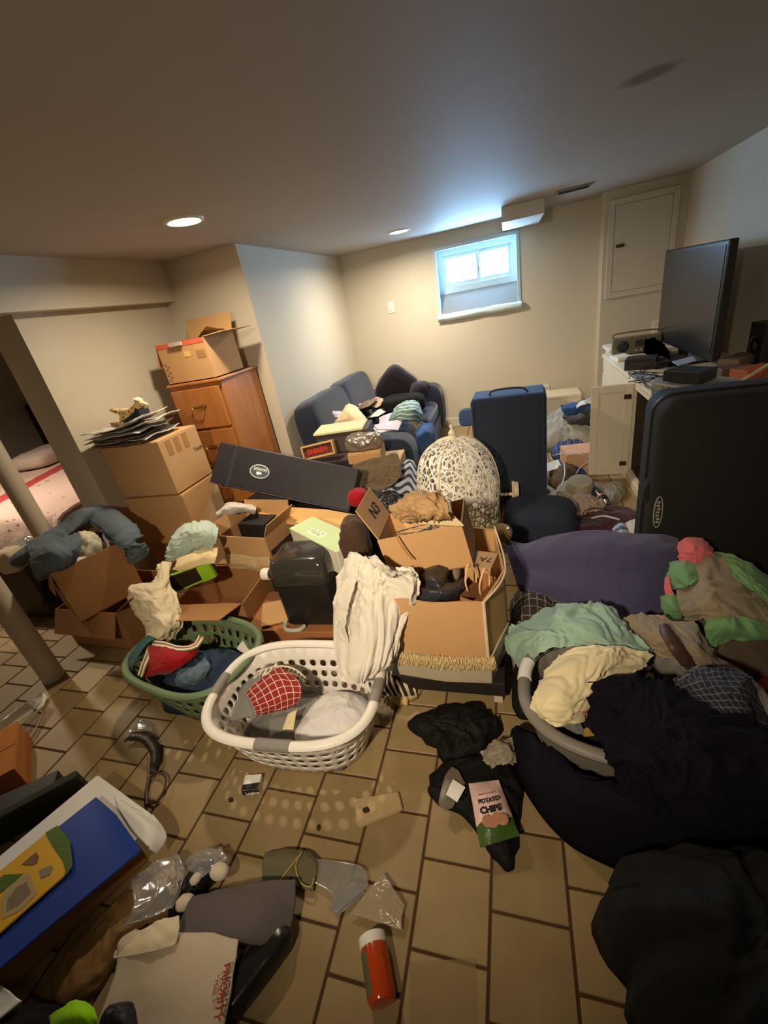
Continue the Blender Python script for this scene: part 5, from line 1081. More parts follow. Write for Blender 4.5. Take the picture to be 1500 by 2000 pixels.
# ================================================================ BASKETS
def basket(name, label, c, rx, ry, bx, by, h, rz, m, rim_m, rows, hole_m=None, ncol=36, grips=(), rimr=.017, e=3.2, shape='oval', group=None, gripm=None, skip=None):
    t = thing(name, label, 'basket', c, group); M = TR(c, rz)
    def sp(a, f, rad=0.0):
        sx = bx+(rx-bx)*f; sy = by+(ry-by)*f; ca, sa = math.cos(a), math.sin(a)
        k = (abs(ca)**e+abs(sa)**e)**(-1/e); return Vector(((sx+rad)*k*ca, (sy+rad)*k*sa, .004+(h-.004)*f))
    V = []; F = []; idx = {}
    def vid(a, f):
        key = (round(a % (2*PI), 5), round(f, 5))
        if key not in idx: idx[key] = len(V); V.append(M @ sp(a, f))
        return idx[key]
    edges = [0]+[x for r_ in rows for x in r_[:2]]+[1]; edges = sorted(set(edges)); da = 2*PI/ncol
    for f0, f1 in zip(edges, edges[1:]):
        hole = next((r_ for r_ in rows if abs(r_[0]-f0) < 1e-6), None)
        for k in range(ncol):
            off = (hole[3] if hole and len(hole) > 3 else 0)*da
            a0, a1 = k*da, (k+1)*da
            if hole and not (skip and skip(((a0+a1)/2) % (2*PI))):
                n = 12; am, fm = (a0+a1)/2, (f0+f1)/2
                out = [(a0, f0), (a0+da/3, f0), (a0+2*da/3, f0), (a1, f0), (a1, f0+(f1-f0)/3), (a1, f0+2*(f1-f0)/3), (a1, f1), (a0+2*da/3, f1), (a0+da/3, f1), (a0, f1), (a0, f0+2*(f1-f0)/3), (a0, f0+(f1-f0)/3)]
                O = [vid(*p) for p in out]; I = []
                for (a, f) in out:
                    q = math.atan2((f-fm)/(f1-f0), (a-am)/da); I.append(len(V)); V.append(M @ sp(am+da*hole[2]*math.cos(q)*.5, fm+(f1-f0)*.40*math.sin(q)))
                for i in range(n): j = (i+1) % n; F.append((O[i], O[j], I[j], I[i]))
            else:
                F.append((vid(a0, f0), vid(a0+da/3, f0), vid(a0+2*da/3, f0), vid(a1, f0), vid(a1, f0+(f1-f0)/3), vid(a1, f0+2*(f1-f0)/3), vid(a1, f1), vid(a0+2*da/3, f1), vid(a0+da/3, f1), vid(a0, f1), vid(a0, f0+2*(f1-f0)/3), vid(a0, f0+(f1-f0)/3)))
    F.append([vid(k*da, 0) for k in range(ncol)][::-1])
    o = obj('body', V, F, m, t, True); md = o.modifiers.new('thick', 'SOLIDIFY'); md.thickness = .0035; md.offset = 0
    pth = [M @ sp(a, 1) for a in np.linspace(0, 2*PI, 96, endpoint=False)]
    b = MB(); b.tube(pth, rimr, 10, closed=True, squash=.8); b.build('rim', rim_m, t, True)
    for a0, a1 in grips:
        b = MB(); b.tube([M @ (sp(a, 1)+Vector((0, 0, .001))) for a in np.linspace(a0, a1, 14)], rimr*1.13, 12, squash=.85); b.build('grip', gripm, t, True)
    return t, M
GRIP = mat('grip_grey', srgb(132, 126, 118), .5, .08); GREENP = mat('green_plastic', srgb(104, 122, 88), .5, .1, 4, .05); GREYB = mat('grey_plastic', srgb(122, 116, 106), .5, .1, 4, .05)
HR = [(.18, .34, .62), (.40, .56, .62), (.62, .78, .62)]
wb, Mw = basket('laundry_basket', 'white laundry basket with grey grips and oval holes', (-.845, 1.005, 0), .33, .235, .255, .17, .245, 3, WHITEP, WHITEP, [(.16, .32, .62), (.36, .52, .62), (.56, .72, .62)], grips=((R(262), R(284)), (R(168), R(192)), (R(-12), R(12))), gripm=GRIP, ncol=40, e=3.0, rimr=.019)
gb, Mg = basket('laundry_basket', 'olive green laundry basket with slotted sides', (-1.45, 1.165, 0), .315, .225, .25, .165, .235, -12, GREENP, GREENP, [(.3, .52, .4), (.58, .8, .4)], ncol=34, e=3.0, rimr=.016)
rb, Mr = basket('laundry_basket', 'grey oval laundry basket heaped with clothes', (.325, 1.04, 0), .325, .225, .26, .17, .31, -4, GREYB, GREYB, [(.25, .42, .55), (.5, .68, .55)], ncol=36, e=2.6, rimr=.02, grips=((R(158), R(178)), (R(52), R(72))), gripm=WHITEP)
# contents of the white basket
TD = NT('fabric_tie_dye'); k = TD.noise(9, 4); k2 = TD.noise(5, 3, 'Generated')
TD.l(TD.mix(k2, TD.mix(k, c4(srgb(206, 196, 206)), c4(srgb(176, 200, 204))), c4(srgb(216, 204, 192))), TD.b.inputs['Base Color']); TD.b.inputs['Roughness'].default_value = .9; TD.bump(TD.noise(220, 2), .3, .002); TD = TD.m
tag(heap('grey_sheet', [(-1.08, .90), (-.86, .855), (-.64, .87), (-.60, 1.06), (-.70, 1.14), (-1.0, 1.14), (-1.09, 1.05)], .012, .055, fabric('mid_grey', srgb(120, 118, 114)), amp=.02, seed=51, prof=.3), 'mid grey sheet lining the white basket', 'sheet')
tag(heap('pillowcase', [(-.84, .90), (-.68, .87), (-.58, .93), (-.57, 1.06), (-.66, 1.12), (-.80, 1.10)], .06, .10, TD, amp=.014, seed=52, prof=.35), 'pale tie dye pillow in the white basket', 'pillow')
tag(cloth('plaid_napkin', [[(478, 1352, .20), (505, 1330, .235), (535, 1308, .255), (560, 1312, .25)], [(490, 1368, .20), (518, 1348, .25), (550, 1332, .265), (586, 1335, .245)], [(500, 1385, .19), (530, 1375, .225), (560, 1362, .235), (588, 1358, .22)], [(500, 1395, .16), (530, 1392, .17), (560, 1385, .18), (580, 1375, .18)]], plaid('red_plaid', srgb(142, 34, 32), srgb(222, 188, 170), .028, .10), amp=.012, seed=5, n=(34, 34), freq=4), 'folded red napkin with thin white checks in the white basket', 'napkin')
tag(cloth('print_cloth', [[(505, 1310, .215), (540, 1300, .23), (575, 1305, .22), (598, 1325, .19)], [(490, 1335, .19), (530, 1322, .20), (570, 1322, .20), (596, 1338, .18)]], plaid('grey_print', srgb(128, 120, 108), srgb(216, 204, 176), .02, .35), amp=.016, seed=6, n=(16, 30), freq=6), 'grey cloth with cream printed edge behind the red napkin', 'cloth')
tag(cloth('grey_garment', [[(470, 1345, .17), (500, 1318, .19), (530, 1296, .20)], [(462, 1375, .16), (492, 1350, .2), (512, 1325, .2)], [(450, 1410, .13), (490, 1400, .15), (520, 1395, .14)]], fabric('mid_grey', srgb(120, 118, 114)), amp=.014, seed=7, n=(26, 26)), 'grey garment folded beside the red napkin', 'garment')
tag(cloth('cream_strip', flat((562, 1395, .13), (580, 1385, .14), (572, 1425, .11), (552, 1425, .10)), CREAM, amp=.008, n=(14, 10)), 'narrow cream cloth between the pillow and the grey sheet', 'cloth')
# contents of the green basket
TEALD = fabric('deep_teal', srgb(48, 84, 84)); NVY = mat('fabric_navy_print', srgb(34, 42, 58), .9, .3, 14, .3, 200, col2=srgb(44, 66, 92))
tag(heap('navy_clothes', [(-1.60, 1.02), (-1.42, .985), (-1.26, 1.03), (-1.21, 1.19), (-1.32, 1.30), (-1.55, 1.26)], .03, .15, NVY, amp=.045, seed=53, prof=.4), 'dark navy printed clothes in the green basket', 'clothes')
tag(cloth('teal_towel', [[(248, 1310, .2), (252, 1285, .24), (270, 1258, .27), (290, 1240, .28)], [(258, 1318, .2), (266, 1290, .26), (285, 1262, .28), (302, 1248, .27)]], TEALD, amp=.014, seed=8, n=(18, 30)), 'deep teal towel along the left side of the green basket', 'towel')
RST = fabric('stocking_red', srgb(150, 22, 24)); TRIMW = stripes('stocking_trim', srgb(120, 96, 70), srgb(222, 206, 176), .022, .55, 0)
st_ = thing('christmas_stocking', 'red stocking with cream trim lying in the green basket', 'stocking', P(330, 1290, .2))
cloth('body', [[(292, 1262, .255), (322, 1266, .27), (355, 1268, .265), (385, 1250, .26)], [(286, 1282, .25), (318, 1286, .275), (352, 1288, .265), (388, 1270, .24)], [(278, 1305, .22), (312, 1308, .245), (345, 1305, .23), (375, 1290, .22)], [(276, 1322, .18), (300, 1320, .195), (330, 1314, .195), (360, 1302, .19)]], RST, st_, amp=.014, seed=9, n=(30, 36))
cloth('trim', [[(298, 1250, .262), (325, 1254, .275), (350, 1262, .275), (378, 1258, .265), (388, 1240, .265)], [(296, 1262, .262), (322, 1266, .277), (350, 1272, .275), (384, 1266, .265), (400, 1245, .26)]], TRIMW, st_, amp=.006, seed=2, n=(40, 10), th=.007)
cloth('trim', [[(290, 1258, .262), (278, 1290, .25), (268, 1320, .215)], [(300, 1262, .264), (288, 1295, .254), (278, 1325, .2)]], TRIMW, st_, amp=.006, seed=3, n=(30, 10), th=.007)
tag(cloth('blue_print_shirt', [[(350, 1310, .2), (385, 1300, .22), (400, 1285, .22)], [(345, 1325, .19), (385, 1320, .215), (410, 1305, .2)], [(340, 1338, .14), (380, 1338, .15), (405, 1325, .14)]], mat('fabric_blue_print', srgb(36, 74, 100), .9, .4, 24, .3, 200, col2=srgb(120, 140, 150)), amp=.02, seed=4, n=(28, 28)), 'blue printed shirt bunched below the red stocking', 'shirt')
# ================================================================ RIGHT HAND CLOTHES
PERI = mat('fabric_periwinkle', srgb(72, 68, 100), .92, .1, 4, .35, 180, spec=.15, sheen=.3)
tag(cloth('blue_blanket', [[(985, 1052, .36), (1025, 1062, .34), (1075, 1048, .38), (1150, 1038, .42), (1220, 1042, .42), (1290, 1045, .40), (1325, 1052, .37)],
     [(990, 1075, .33), (1030, 1082, .33), (1085, 1075, .37), (1155, 1072, .40), (1225, 1078, .40), (1290, 1080, .38), (1322, 1085, .35)],
     [(1000, 1110, .26), (1040, 1112, .27), (1095, 1112, .30), (1160, 1115, .32), (1230, 1120, .32), (1285, 1120, .31), (1315, 1120, .29)],
     [(1010, 1140, .19), (1050, 1145, .21), (1105, 1150, .24), (1165, 1158, .25), (1232, 1165, .25), (1280, 1165, .24), (1310, 1160, .22)],
     [(1020, 1165, .10), (1065, 1172, .12), (1115, 1182, .16), (1170, 1200, .17), (1232, 1212, .17), (1275, 1212, .16), (1305, 1205, .14)]], PERI, amp=.016, freq=1.6, stretch=.6, seed=31, n=(60, 80), th=.008), 'dusty blue blanket draped in a broad sheet before the tall black case', 'blanket')
block('storage_bin', 'grey bin underneath the dusty blue blanket', 'bin', (.42, 1.92, 0), (.46, .16, .22), 0, mat('bin_grey', srgb(90, 86, 80), .6), lid=(MATS['bin_grey'], .02))
tag(heap('plaid_bag', [(P(x, y, .06).x, P(x, y, .06).y) for x, y in ((995, 1175), (1030, 1150), (1080, 1160), (1105, 1190), (1075, 1225), (1015, 1235))], 0, .16, plaid('dark_check', srgb(52, 42, 38), srgb(126, 116, 106), .035, .12), amp=.025, seed=54), 'dark checked cloth bag below the dusty blue blanket', 'bag')
tag(heap('dark_clothes', [(-.045, 1.2), (.02, 1.16), (.06, 1.3), (.1, 1.42), (.02, 1.46), (-.04, 1.38)], 0, .1, BLK, amp=.03, seed=55), 'black clothes on the floor between the felt bin and the grey basket', 'clothes')
MINTS = fabric('mint', srgb(150, 178, 158), var=.1)
tag(cloth('mint_shirt', [[(988, 1225, .22), (1030, 1215, .28), (1075, 1195, .34), (1120, 1185, .37), (1170, 1183, .38), (1205, 1195, .36)],
     [(990, 1245, .20), (1035, 1235, .31), (1080, 1215, .38), (1125, 1208, .41), (1180, 1210, .41), (1228, 1225, .37)],
     [(1000, 1275, .18), (1040, 1258, .33), (1085, 1243, .40), (1130, 1235, .42), (1190, 1240, .41), (1250, 1255, .36)],
     [(1025, 1300, .2), (1052, 1285, .34), (1090, 1270, .39), (1135, 1262, .40), (1200, 1270, .38), (1270, 1275, .34)]], MINTS, amp=.036, freq=4.5, seed=33, n=(60, 80)), 'mint green shirt crumpled over the back of the grey basket', 'shirt')
tag(cloth('mint_sleeve', [[(990, 1240, .18), (1020, 1240, .2)], [(1010, 1275, .12), (1035, 1265, .14)], [(1030, 1305, .1), (1045, 1290, .12)]], MINTS, amp=.02, n=(24, 18), seed=4), 'mint green towel end hanging beside the grey basket', 'towel')
IVO = fabric('ivory_shirt', srgb(226, 210, 168), var=.08)
tag(cloth('ivory_shirt', [[(1100, 1285, .40), (1140, 1272, .42), (1180, 1268, .42), (1225, 1268, .40), (1270, 1282, .36)],
     [(1075, 1310, .38), (1120, 1300, .43), (1165, 1295, .43), (1210, 1292, .41), (1258, 1298, .36)],
     [(1060, 1340, .35), (1100, 1335, .41), (1145, 1330, .40), (1185, 1322, .37), (1230, 1318, .34)],
     [(1048, 1375, .32), (1085, 1375, .38), (1125, 1370, .36), (1152, 1355, .34), (1175, 1345, .32)],
     [(1055, 1402, .28), (1085, 1406, .32), (1118, 1406, .31), (1135, 1390, .30), (1145, 1375, .29)]], IVO, amp=.034, freq=4.5, seed=35, n=(66, 66)), 'ivory shirt crumpled on top of the grey basket', 'shirt')
TAUPE = fabric('taupe', srgb(142, 126, 102), var=.14)
tag(cloth('taupe_trousers', [[(1222, 1215, .32), (1245, 1200, .35), (1285, 1205, .35), (1320, 1215, .36), (1355, 1215, .36)],
     [(1235, 1240, .32), (1265, 1230, .38), (1300, 1228, .38), (1340, 1235, .40), (1375, 1245, .36)],
     [(1258, 1262, .33), (1290, 1258, .38), (1325, 1258, .40), (1360, 1268, .40), (1395, 1280, .33)],
     [(1285, 1285, .33), (1315, 1285, .35), (1345, 1292, .36), (1375, 1300, .35), (1405, 1312, .28)]], TAUPE, amp=.03, freq=4, seed=36, n=(50, 60)), 'taupe trousers bunched behind the grey basket', 'trousers')
b = MB(); b.tube(curve([(1298, 1222, .43), (1305, 1240, .44), (1318, 1262, .435), (1335, 1285, .40), (1348, 1300, .37)], 24), [.016]*4+[.021]*16+[.017]*4, 10, squash=.5); tag(b.build('leather_strap', mat('brown_leather', srgb(74, 50, 40), .5, .2), None, True), 'dark brown leather strap across the taupe trousers', 'strap')
TW = NT('fabric_bordered_towel'); u, v = TW.uv()
kb = TW.math('GREATER_THAN', TW.math('ADD', TW.math('MULTIPLY', TW.math('SINE', TW.math('MULTIPLY', u, 9.0)), .5), TW.math('MULTIPLY', TW.math('COSINE', TW.math('MULTIPLY', v, 8.0)), .6)), .28)
TW.l(TW.mix(kb, c4(srgb(128, 118, 94)), c4(srgb(84, 132, 84))), TW.b.inputs['Base Color']); TW.b.inputs['Roughness'].default_value = .95; TW.bump(TW.noise(200, 2), .5, .003); TW = TW.m
GRN = fabric('leaf_green', srgb(108, 148, 98), var=.12); PNK = fabric('coral_pink', srgb(206, 104, 108), var=.1)
tg = thing('beach_towel', 'taupe towel with bright green border slung over the pile at right', 'towel', P(1400, 1200, .3))
cloth('body', [[(1350, 1110, .38), (1385, 1085, .42), (1420, 1100, .42), (1460, 1125, .40), (1500, 1150, .38), (1550, 1170, .36)],
     [(1330, 1150, .35), (1375, 1130, .42), (1415, 1140, .43), (1460, 1165, .41), (1500, 1190, .38), (1550, 1210, .36)],
     [(1330, 1190, .32), (1370, 1175, .42), (1410, 1180, .43), (1450, 1200, .41), (1500, 1222, .37), (1550, 1240, .34)],
     [(1345, 1215, .30), (1375, 1208, .38), (1415, 1212, .39), (1450, 1228, .37), (1500, 1240, .33), (1550, 1255, .3)]], TAUPE, tg, amp=.03, freq=3.5, seed=38, n=(50, 60))
cloth('green_border', [[(1308, 1100, .36), (1335, 1088, .40), (1365, 1092, .40)], [(1300, 1130, .33), (1335, 1118, .43), (1368, 1115, .42)], [(1318, 1150, .33), (1345, 1145, .42), (1362, 1130, .42)]], GRN, tg, amp=.022, seed=3, n=(26, 26))
cloth('green_border', [[(1390, 1078, .40), (1420, 1082, .43), (1455, 1100, .42), (1490, 1128, .38)], [(1412, 1100, .41), (1445, 1118, .43), (1478, 1145, .42), (1520, 1170, .38)], [(1440, 1135, .42), (1470, 1155, .425), (1505, 1180, .405), (1560, 1205, .36)]], GRN, tg, amp=.022, seed=4, n=(26, 40))
cloth('green_border', [[(1380, 1210, .40), (1420, 1200, .41), (1460, 1215, .40), (1530, 1225, .36)], [(1378, 1238, .36), (1418, 1222, .42), (1462, 1236, .40), (1535, 1238, .35)], [(1385, 1272, .28), (1412, 1255, .33), (1455, 1244, .37), (1535, 1246, .33)]], GRN, tg, amp=.024, seed=5, n=(30, 44))
cloth('green_border', [[(1292, 1165, .32), (1310, 1160, .35), (1325, 1168, .34)], [(1294, 1190, .28), (1312, 1188, .33), (1330, 1192, .32)], [(1300, 1208, .25), (1316, 1206, .28), (1330, 1206, .28)]], GRN, tg, amp=.016, seed=6, n=(20, 20))
tag(cloth('pink_shirt', [[(1328, 1062, .43), (1345, 1052, .46), (1372, 1056, .45), (1392, 1072, .42)], [(1326, 1085, .41), (1348, 1075, .46), (1375, 1078, .45), (1396, 1092, .41)], [(1330, 1100, .38), (1350, 1098, .41), (1375, 1100, .41), (1394, 1110, .38)]], PNK, amp=.02, seed=7, n=(30, 36), freq=5), 'coral pink shirt peeking out above the green bordered towel', 'shirt')
tag(cloth('coral_cloth', [[(1298, 1130, .36), (1306, 1125, .37)], [(1300, 1160, .34), (1314, 1155, .35)], [(1325, 1190, .32), (1334, 1180, .33)]], PNK, amp=.01, n=(20, 8)), 'narrow coral cloth edge hanging down beside the towel', 'cloth')
tag(heap('clothes_heap', [(.46, 1.32), (.62, 1.26), (.86, 1.30), (.98, 1.46), (.86, 1.60), (.58, 1.58), (.45, 1.46)], 0, .28, fabric('taupe_dark', srgb(96, 82, 66)), amp=.04, seed=58), 'heap of taupe clothes underneath the green bordered towel', 'clothes')
tag(heap('maroon_sweater', [(.67, 1.15), (.8, 1.11), (1.0, 1.13), (1.08, 1.25), (.98, 1.36), (.72, 1.34)], 0, .22, fabric('maroon', srgb(92, 22, 20)), amp=.03, seed=59), 'dark red sweater heaped below the green bordered towel', 'sweater')
# inside and over the grey basket
tag(heap('black_sweatshirt', [(.12, .90), (.26, .86), (.46, .88), (.58, 1.02), (.52, 1.17), (.34, 1.21), (.16, 1.14), (.08, 1.02)], .02, .30, BLK, amp=.04, seed=60, prof=.4), 'black sweatshirt filling the grey basket', 'sweatshirt')
CHK = plaid('navy_check', srgb(34, 34, 44), srgb(96, 96, 110), .017, .14)
tag(cloth('plaid_shirt', [[(1320, 1330, .40), (1350, 1312, .43), (1390, 1308, .44), (1430, 1310, .43), (1460, 1325, .40)], [(1330, 1348, .39), (1360, 1340, .45), (1400, 1335, .46), (1445, 1340, .44), (1480, 1365, .38)], [(1360, 1372, .40), (1390, 1375, .44), (1430, 1378, .45), (1465, 1388, .42), (1495, 1410, .35)], [(1400, 1400, .38), (1430, 1405, .41), (1460, 1415, .41), (1485, 1425, .38), (1510, 1440, .32)]], CHK, amp=.026, seed=41, n=(44, 50)), 'navy shirt with fine white checks on the dark clothes', 'shirt')
tag(cloth('yellow_cloth', [[(1138, 1425, .27), (1160, 1420, .30), (1180, 1435, .28)], [(1140, 1438, .27), (1165, 1438, .30), (1188, 1455, .27)]], fabric('mustard', srgb(170, 140, 50)), amp=.012, n=(14, 20)), 'mustard yellow cloth at the rim of the grey basket', 'cloth')
tag(cloth('grey_cloth', [[(1085, 1402, .30), (1110, 1405, .32), (1130, 1408, .31)], [(1100, 1418, .28), (1120, 1420, .295), (1138, 1422, .28)], [(1125, 1432, .27), (1135, 1434, .275), (1144, 1438, .265)]], fabric('mid_grey', srgb(120, 118, 114)), amp=.01, n=(14, 16)), 'pointed grey cloth tucked under the ivory shirt', 'cloth')
p_ = P(1150, 1395, .335); block('red_tag', 'small red label tag beside the ivory shirt', 'tag', (p_.x, p_.y, .335), (.022, .034, .008), 60, mat('tag_red', srgb(150, 70, 60), .6))
NVH = mat('fabric_ink_navy', srgb(22, 19, 28), .95, .2, 7, .35, 220, spec=.08, bdist=.002)
tag(cloth('navy_hoodie', [[(1150, 1350, .38), (1190, 1325, .42), (1240, 1320, .43), (1300, 1335, .42), (1420, 1368, .42)], [(1150, 1385, .37), (1200, 1370, .42), (1260, 1372, .44), (1320, 1385, .44), (1465, 1410, .43)], [(1160, 1430, .34), (1215, 1430, .40), (1280, 1435, .43), (1345, 1440, .44), (1500, 1455, .43)], [(1190, 1470, .33), (1245, 1485, .38), (1310, 1495, .41), (1375, 1495, .43), (1530, 1500, .43)], [(1212, 1505, .30), (1265, 1530, .34), (1325, 1545, .37), (1390, 1550, .39), (1560, 1550, .41)], [(1215, 1560, .20), (1270, 1590, .22), (1330, 1605, .25), (1395, 1610, .28), (1570, 1605, .33)], [(1205, 1630, .06), (1265, 1650, .07), (1330, 1665, .09), (1395, 1670, .12), (1570, 1660, .2)]], NVH, amp=.05, seed=43, n=(80, 80), freq=3.6), 'dark navy hoodie thrown over the grey basket', 'hoodie')
tag(heap('navy_blanket', [(-.06, 1.05), (-.02, .90), (.08, .77), (.22, .71), (.5, .66), (.78, .68), (.85, .77), (.6, .795), (.3, .80), (.12, .87), (.04, .98), (0, 1.06)], 0, .2, NVH, amp=.05, seed=61, prof=.45, freq=4, c=(.14, .79), peaks=((.32, .76, .07, .18),)), 'ink navy blanket piled on the tiles before the grey basket', 'blanket')
tag(heap('dark_coat', [(.66, .74), (.8, .68), (1.0, .76), (1.08, 1.0), (.9, 1.1), (.7, 1.06)], .0, .45, mat('fabric_ink_coat', srgb(34, 30, 36), .8, .25, 6, .3, 120), amp=.06, seed=62), 'dark coat heaped at the right of the navy blanket', 'coat')
tag(heap('black_bag', [(.19, .68), (.16, .56), (.19, .44), (.24, .30), (.40, .16), (.75, .12), (.95, .36), (.88, .62), (.60, .70), (.36, .72)], 0, .38, mat('fabric_black_heap', (.0045, .004, .004), .95, .3, 6, .3, 150), amp=.08, seed=63, prof=.5, wob=.22, freq=3), 'big soft black bag slumped on the tiles in the near corner', 'bag')
# ================================================================ ON THE TILES, NEAR
def px(pts, z=0): return [(P(x, y, z).x, P(x, y, z).y) for x, y in pts]
WET = mat('fabric_black_glitter', (.006, .0055, .005), .7, .3, 20, .5, 90, spec=.2)
tag(heap('black_garment', px([(800, 1412), (850, 1384), (925, 1376), (975, 1402), (968, 1440), (930, 1472), (872, 1482), (838, 1450)], .02), 0, .05, WET, amp=.035, seed=71, freq=6, wob=.2), 'black garment crumpled on the tiles below the big carton', 'garment')
tag(heap('black_garment', px([(836, 1512), (880, 1476), (960, 1482), (1012, 1500), (1022, 1560), (1012, 1640), (997, 1702), (955, 1660), (905, 1592), (850, 1562)], .015), 0, .035, WET, amp=.03, seed=72, freq=5, wob=.12), 'black garment spread under the potato chips bag', 'garment')
tag(cloth('plastic_wrap', [[(938, 1470, .05), (965, 1448, .09), (1000, 1442, .07)], [(945, 1485, .05), (975, 1468, .11), (1005, 1462, .07)], [(960, 1495, .03), (985, 1490, .07), (1010, 1490, .05)]], mat('cloudy_plastic', srgb(170, 158, 136), .2, .2, 16, .5, 40, alpha=.72, bdist=.01), amp=.025, freq=9, seed=3, n=(30, 30), th=.002), 'cloudy crumpled plastic wrap between the black garments', 'plastic')
# chips bag: pillow pack with crimped ends
t = thing('chips_bag', 'pink and green potato chips bag lying on the black garment', 'snack bag', P(965, 1590, .04))
A, B_, C_, D_ = P(915, 1530, .055), P(974, 1523, .055), P(1016, 1632, .05), P(938, 1656, .05)
xd = ((B_-A)+(C_-D_)).normalized(); yd = ((A-D_)+(B_-C_)); yd = (yd-xd*yd.dot(xd)).normalized(); nz = xd.cross(yd)
CB = NT('chips_foil'); u, v = CB.uv()
wav = CB.math('ADD', u, CB.math('MULTIPLY', CB.math('SINE', CB.math('MULTIPLY', v, 60.0)), .006))
kk = CB.math('GREATER_THAN', wav, .74*((D_-A).length+(C_-B_).length)/2); CB.l(CB.mix(kk, CB.mix(CB.noise(9), c4(srgb(214, 178, 172)), c4(srgb(228, 198, 190))), c4(srgb(64, 92, 34))), CB.b.inputs['Base Color'])
CB.b.inputs['Roughness'].default_value = .3; CB.bump(CB.noise(40, 3), .3, .004)
rows = []
for v_ in np.linspace(0, 1, 9):
    a = A*(1-v_)+D_*v_; b2 = B_*(1-v_)+C_*v_; rows.append([a*(1-u_)+b2*u_+nz*(.028*math.sin(PI*u_)**.7*math.sin(PI*min(1, max(0, (v_-.06)/.88)))**.6) for u_ in np.linspace(0, 1, 7)])
cloth('packet', rows, CB.m, t, amp=.003, freq=6, seed=2, n=(44, 30), th=.002)
def onbag(u_, v_, h=.0315): 
    a = A*(1-v_)+D_*v_; b2 = B_*(1-v_)+C_*v_; return a*(1-u_)+b2*u_+nz*h
text(t, 'POTATO', .0165, onbag(.17, .46), xd, yd, INK, bold=.0008)
text(t, 'CHIPS', .0245, onbag(.17, .62), xd, yd, INK, bold=.0012)
text(t, 'Kettle Cooked', .0085, onbag(.2, .33, .031), xd, yd, mat('rose_print', srgb(170, 100, 100), .6))
b = MB()
for k in range(4): 
    c = onbag(.30+.13*k, .74+.03*(k % 2), .0315); b.lathe([(.017, 0), (.014, .0012), (.004, .0016)], Matrix.Translation(c), 12)
b.build('printed_chips', mat('chip_print', srgb(168, 116, 88), .5, .35, 60), t)
# zip bag with a plain label
t = thing('zip_bag', 'small grey zip bag with a white label on the black garment', 'bag', P(882, 1545, .03))
cloth('film', [[(882, 1497, .05), (895, 1505, .052), (908, 1530, .05)], [(868, 1520, .052), (882, 1535, .056), (898, 1552, .052)], [(856, 1570, .045), (868, 1582, .048), (884, 1578, .045)]], mat('grey_film', srgb(120, 110, 92), .25, .2, 12, .2, 40, alpha=.75), t, amp=.006, freq=6, n=(20, 20), th=.002)
q = [P(885, 1522, .062), P(909, 1538, .062), P(893, 1567, .062), P(871, 1552, .062)]
b = MB(); b.poly(q, (0, 0, .001)); b.build('label', PAPER, t)
# small product box
t = thing('product_box', 'small white and black box with pale lettering lying on the tiles', 'box', P(487, 1540, 0))
A, B_, C_, D_ = P(479, 1514, .028), P(511, 1511, .028), P(504, 1541, .028), P(470, 1549, .028)
D_ = A+(C_-B_); b = MB(); b.poly([A, B_, C_, D_], (0, 0, -.027), bev=.0012); b.build('body', PAPER, t)
dn = (C_-B_); out = Vector((dn.x, dn.y, 0)).normalized()*.0008
E_, F_ = D_+Vector((-.012, -.012, -.027)), C_+Vector((0, -.004, -.027))
b = MB(); b.poly([D_+out, C_+out, Vector((C_.x, C_.y, .0015))+out, Vector((D_.x, D_.y, .0015))+out], out); fc = b.build('black_face', BLACKP, t)
A2, B2 = D_.copy(), C_.copy(); xd = (B2-A2).normalized(); yd = (A-D_).normalized()
b = MB(); b.poly([D_+(A-D_)*.0, C_+(B_-C_)*.0, C_+(B_-C_)*.42, D_+(A-D_)*.36], (0, 0, .001)); b.build('black_sleeve', BLACKP, t)
text(t, 'Logitec', .0185, Vector((D_.x, D_.y, .005))+out*2.2+xd*.012, xd, Vector((0, 0, 1)), PAPER, bold=.0005)
tag(heap('crumb', px([(446, 1560), (454, 1558), (456, 1565), (448, 1567)]), 0, .006, mat('crumb_brown', srgb(60, 38, 16), .9), amp=.002, rings=6, ang=16), 'brown crumb on the tile beside the small box', 'crumb')
# pale square lid with a brown spot
t = thing('foam_square', 'pale square of foam with a brown spot on the tiles', 'foam', P(735, 1578, 0))
A, B_, C_, D_ = P(690, 1560, .012), P(778, 1545, .012), P(787, 1580, .012), P(700, 1616, .012)
b = MB(); b.poly([A, B_, C_, D_], (0, 0, -.0115), bev=.003); b.build('panel', mat('foam_lid', srgb(176, 152, 112), .8, .08, 7), t)
tag(heap('crumb', px([(708, 1580), (718, 1576), (722, 1584), (712, 1588)], .013), .0125, .005, mat('crumb_brown', srgb(60, 38, 16), .9), amp=.003, rings=6, ang=16), 'brown crumb lying on the pale foam square', 'crumb')
# crumbs along the joints
for k, (x, y) in enumerate(((622, 1615), (592, 1662), (240, 1710))):
    tag(heap('crumb', px([(x-4, y), (x+2, y-6), (x+5, y+2), (x, y+8)]), 0, .004, mat('crumb_brown', srgb(60, 38, 16), .9), amp=.002, rings=6, ang=14), 'brown crumb lying in a tile joint', 'crumb', 'crumbs in the tile joints')
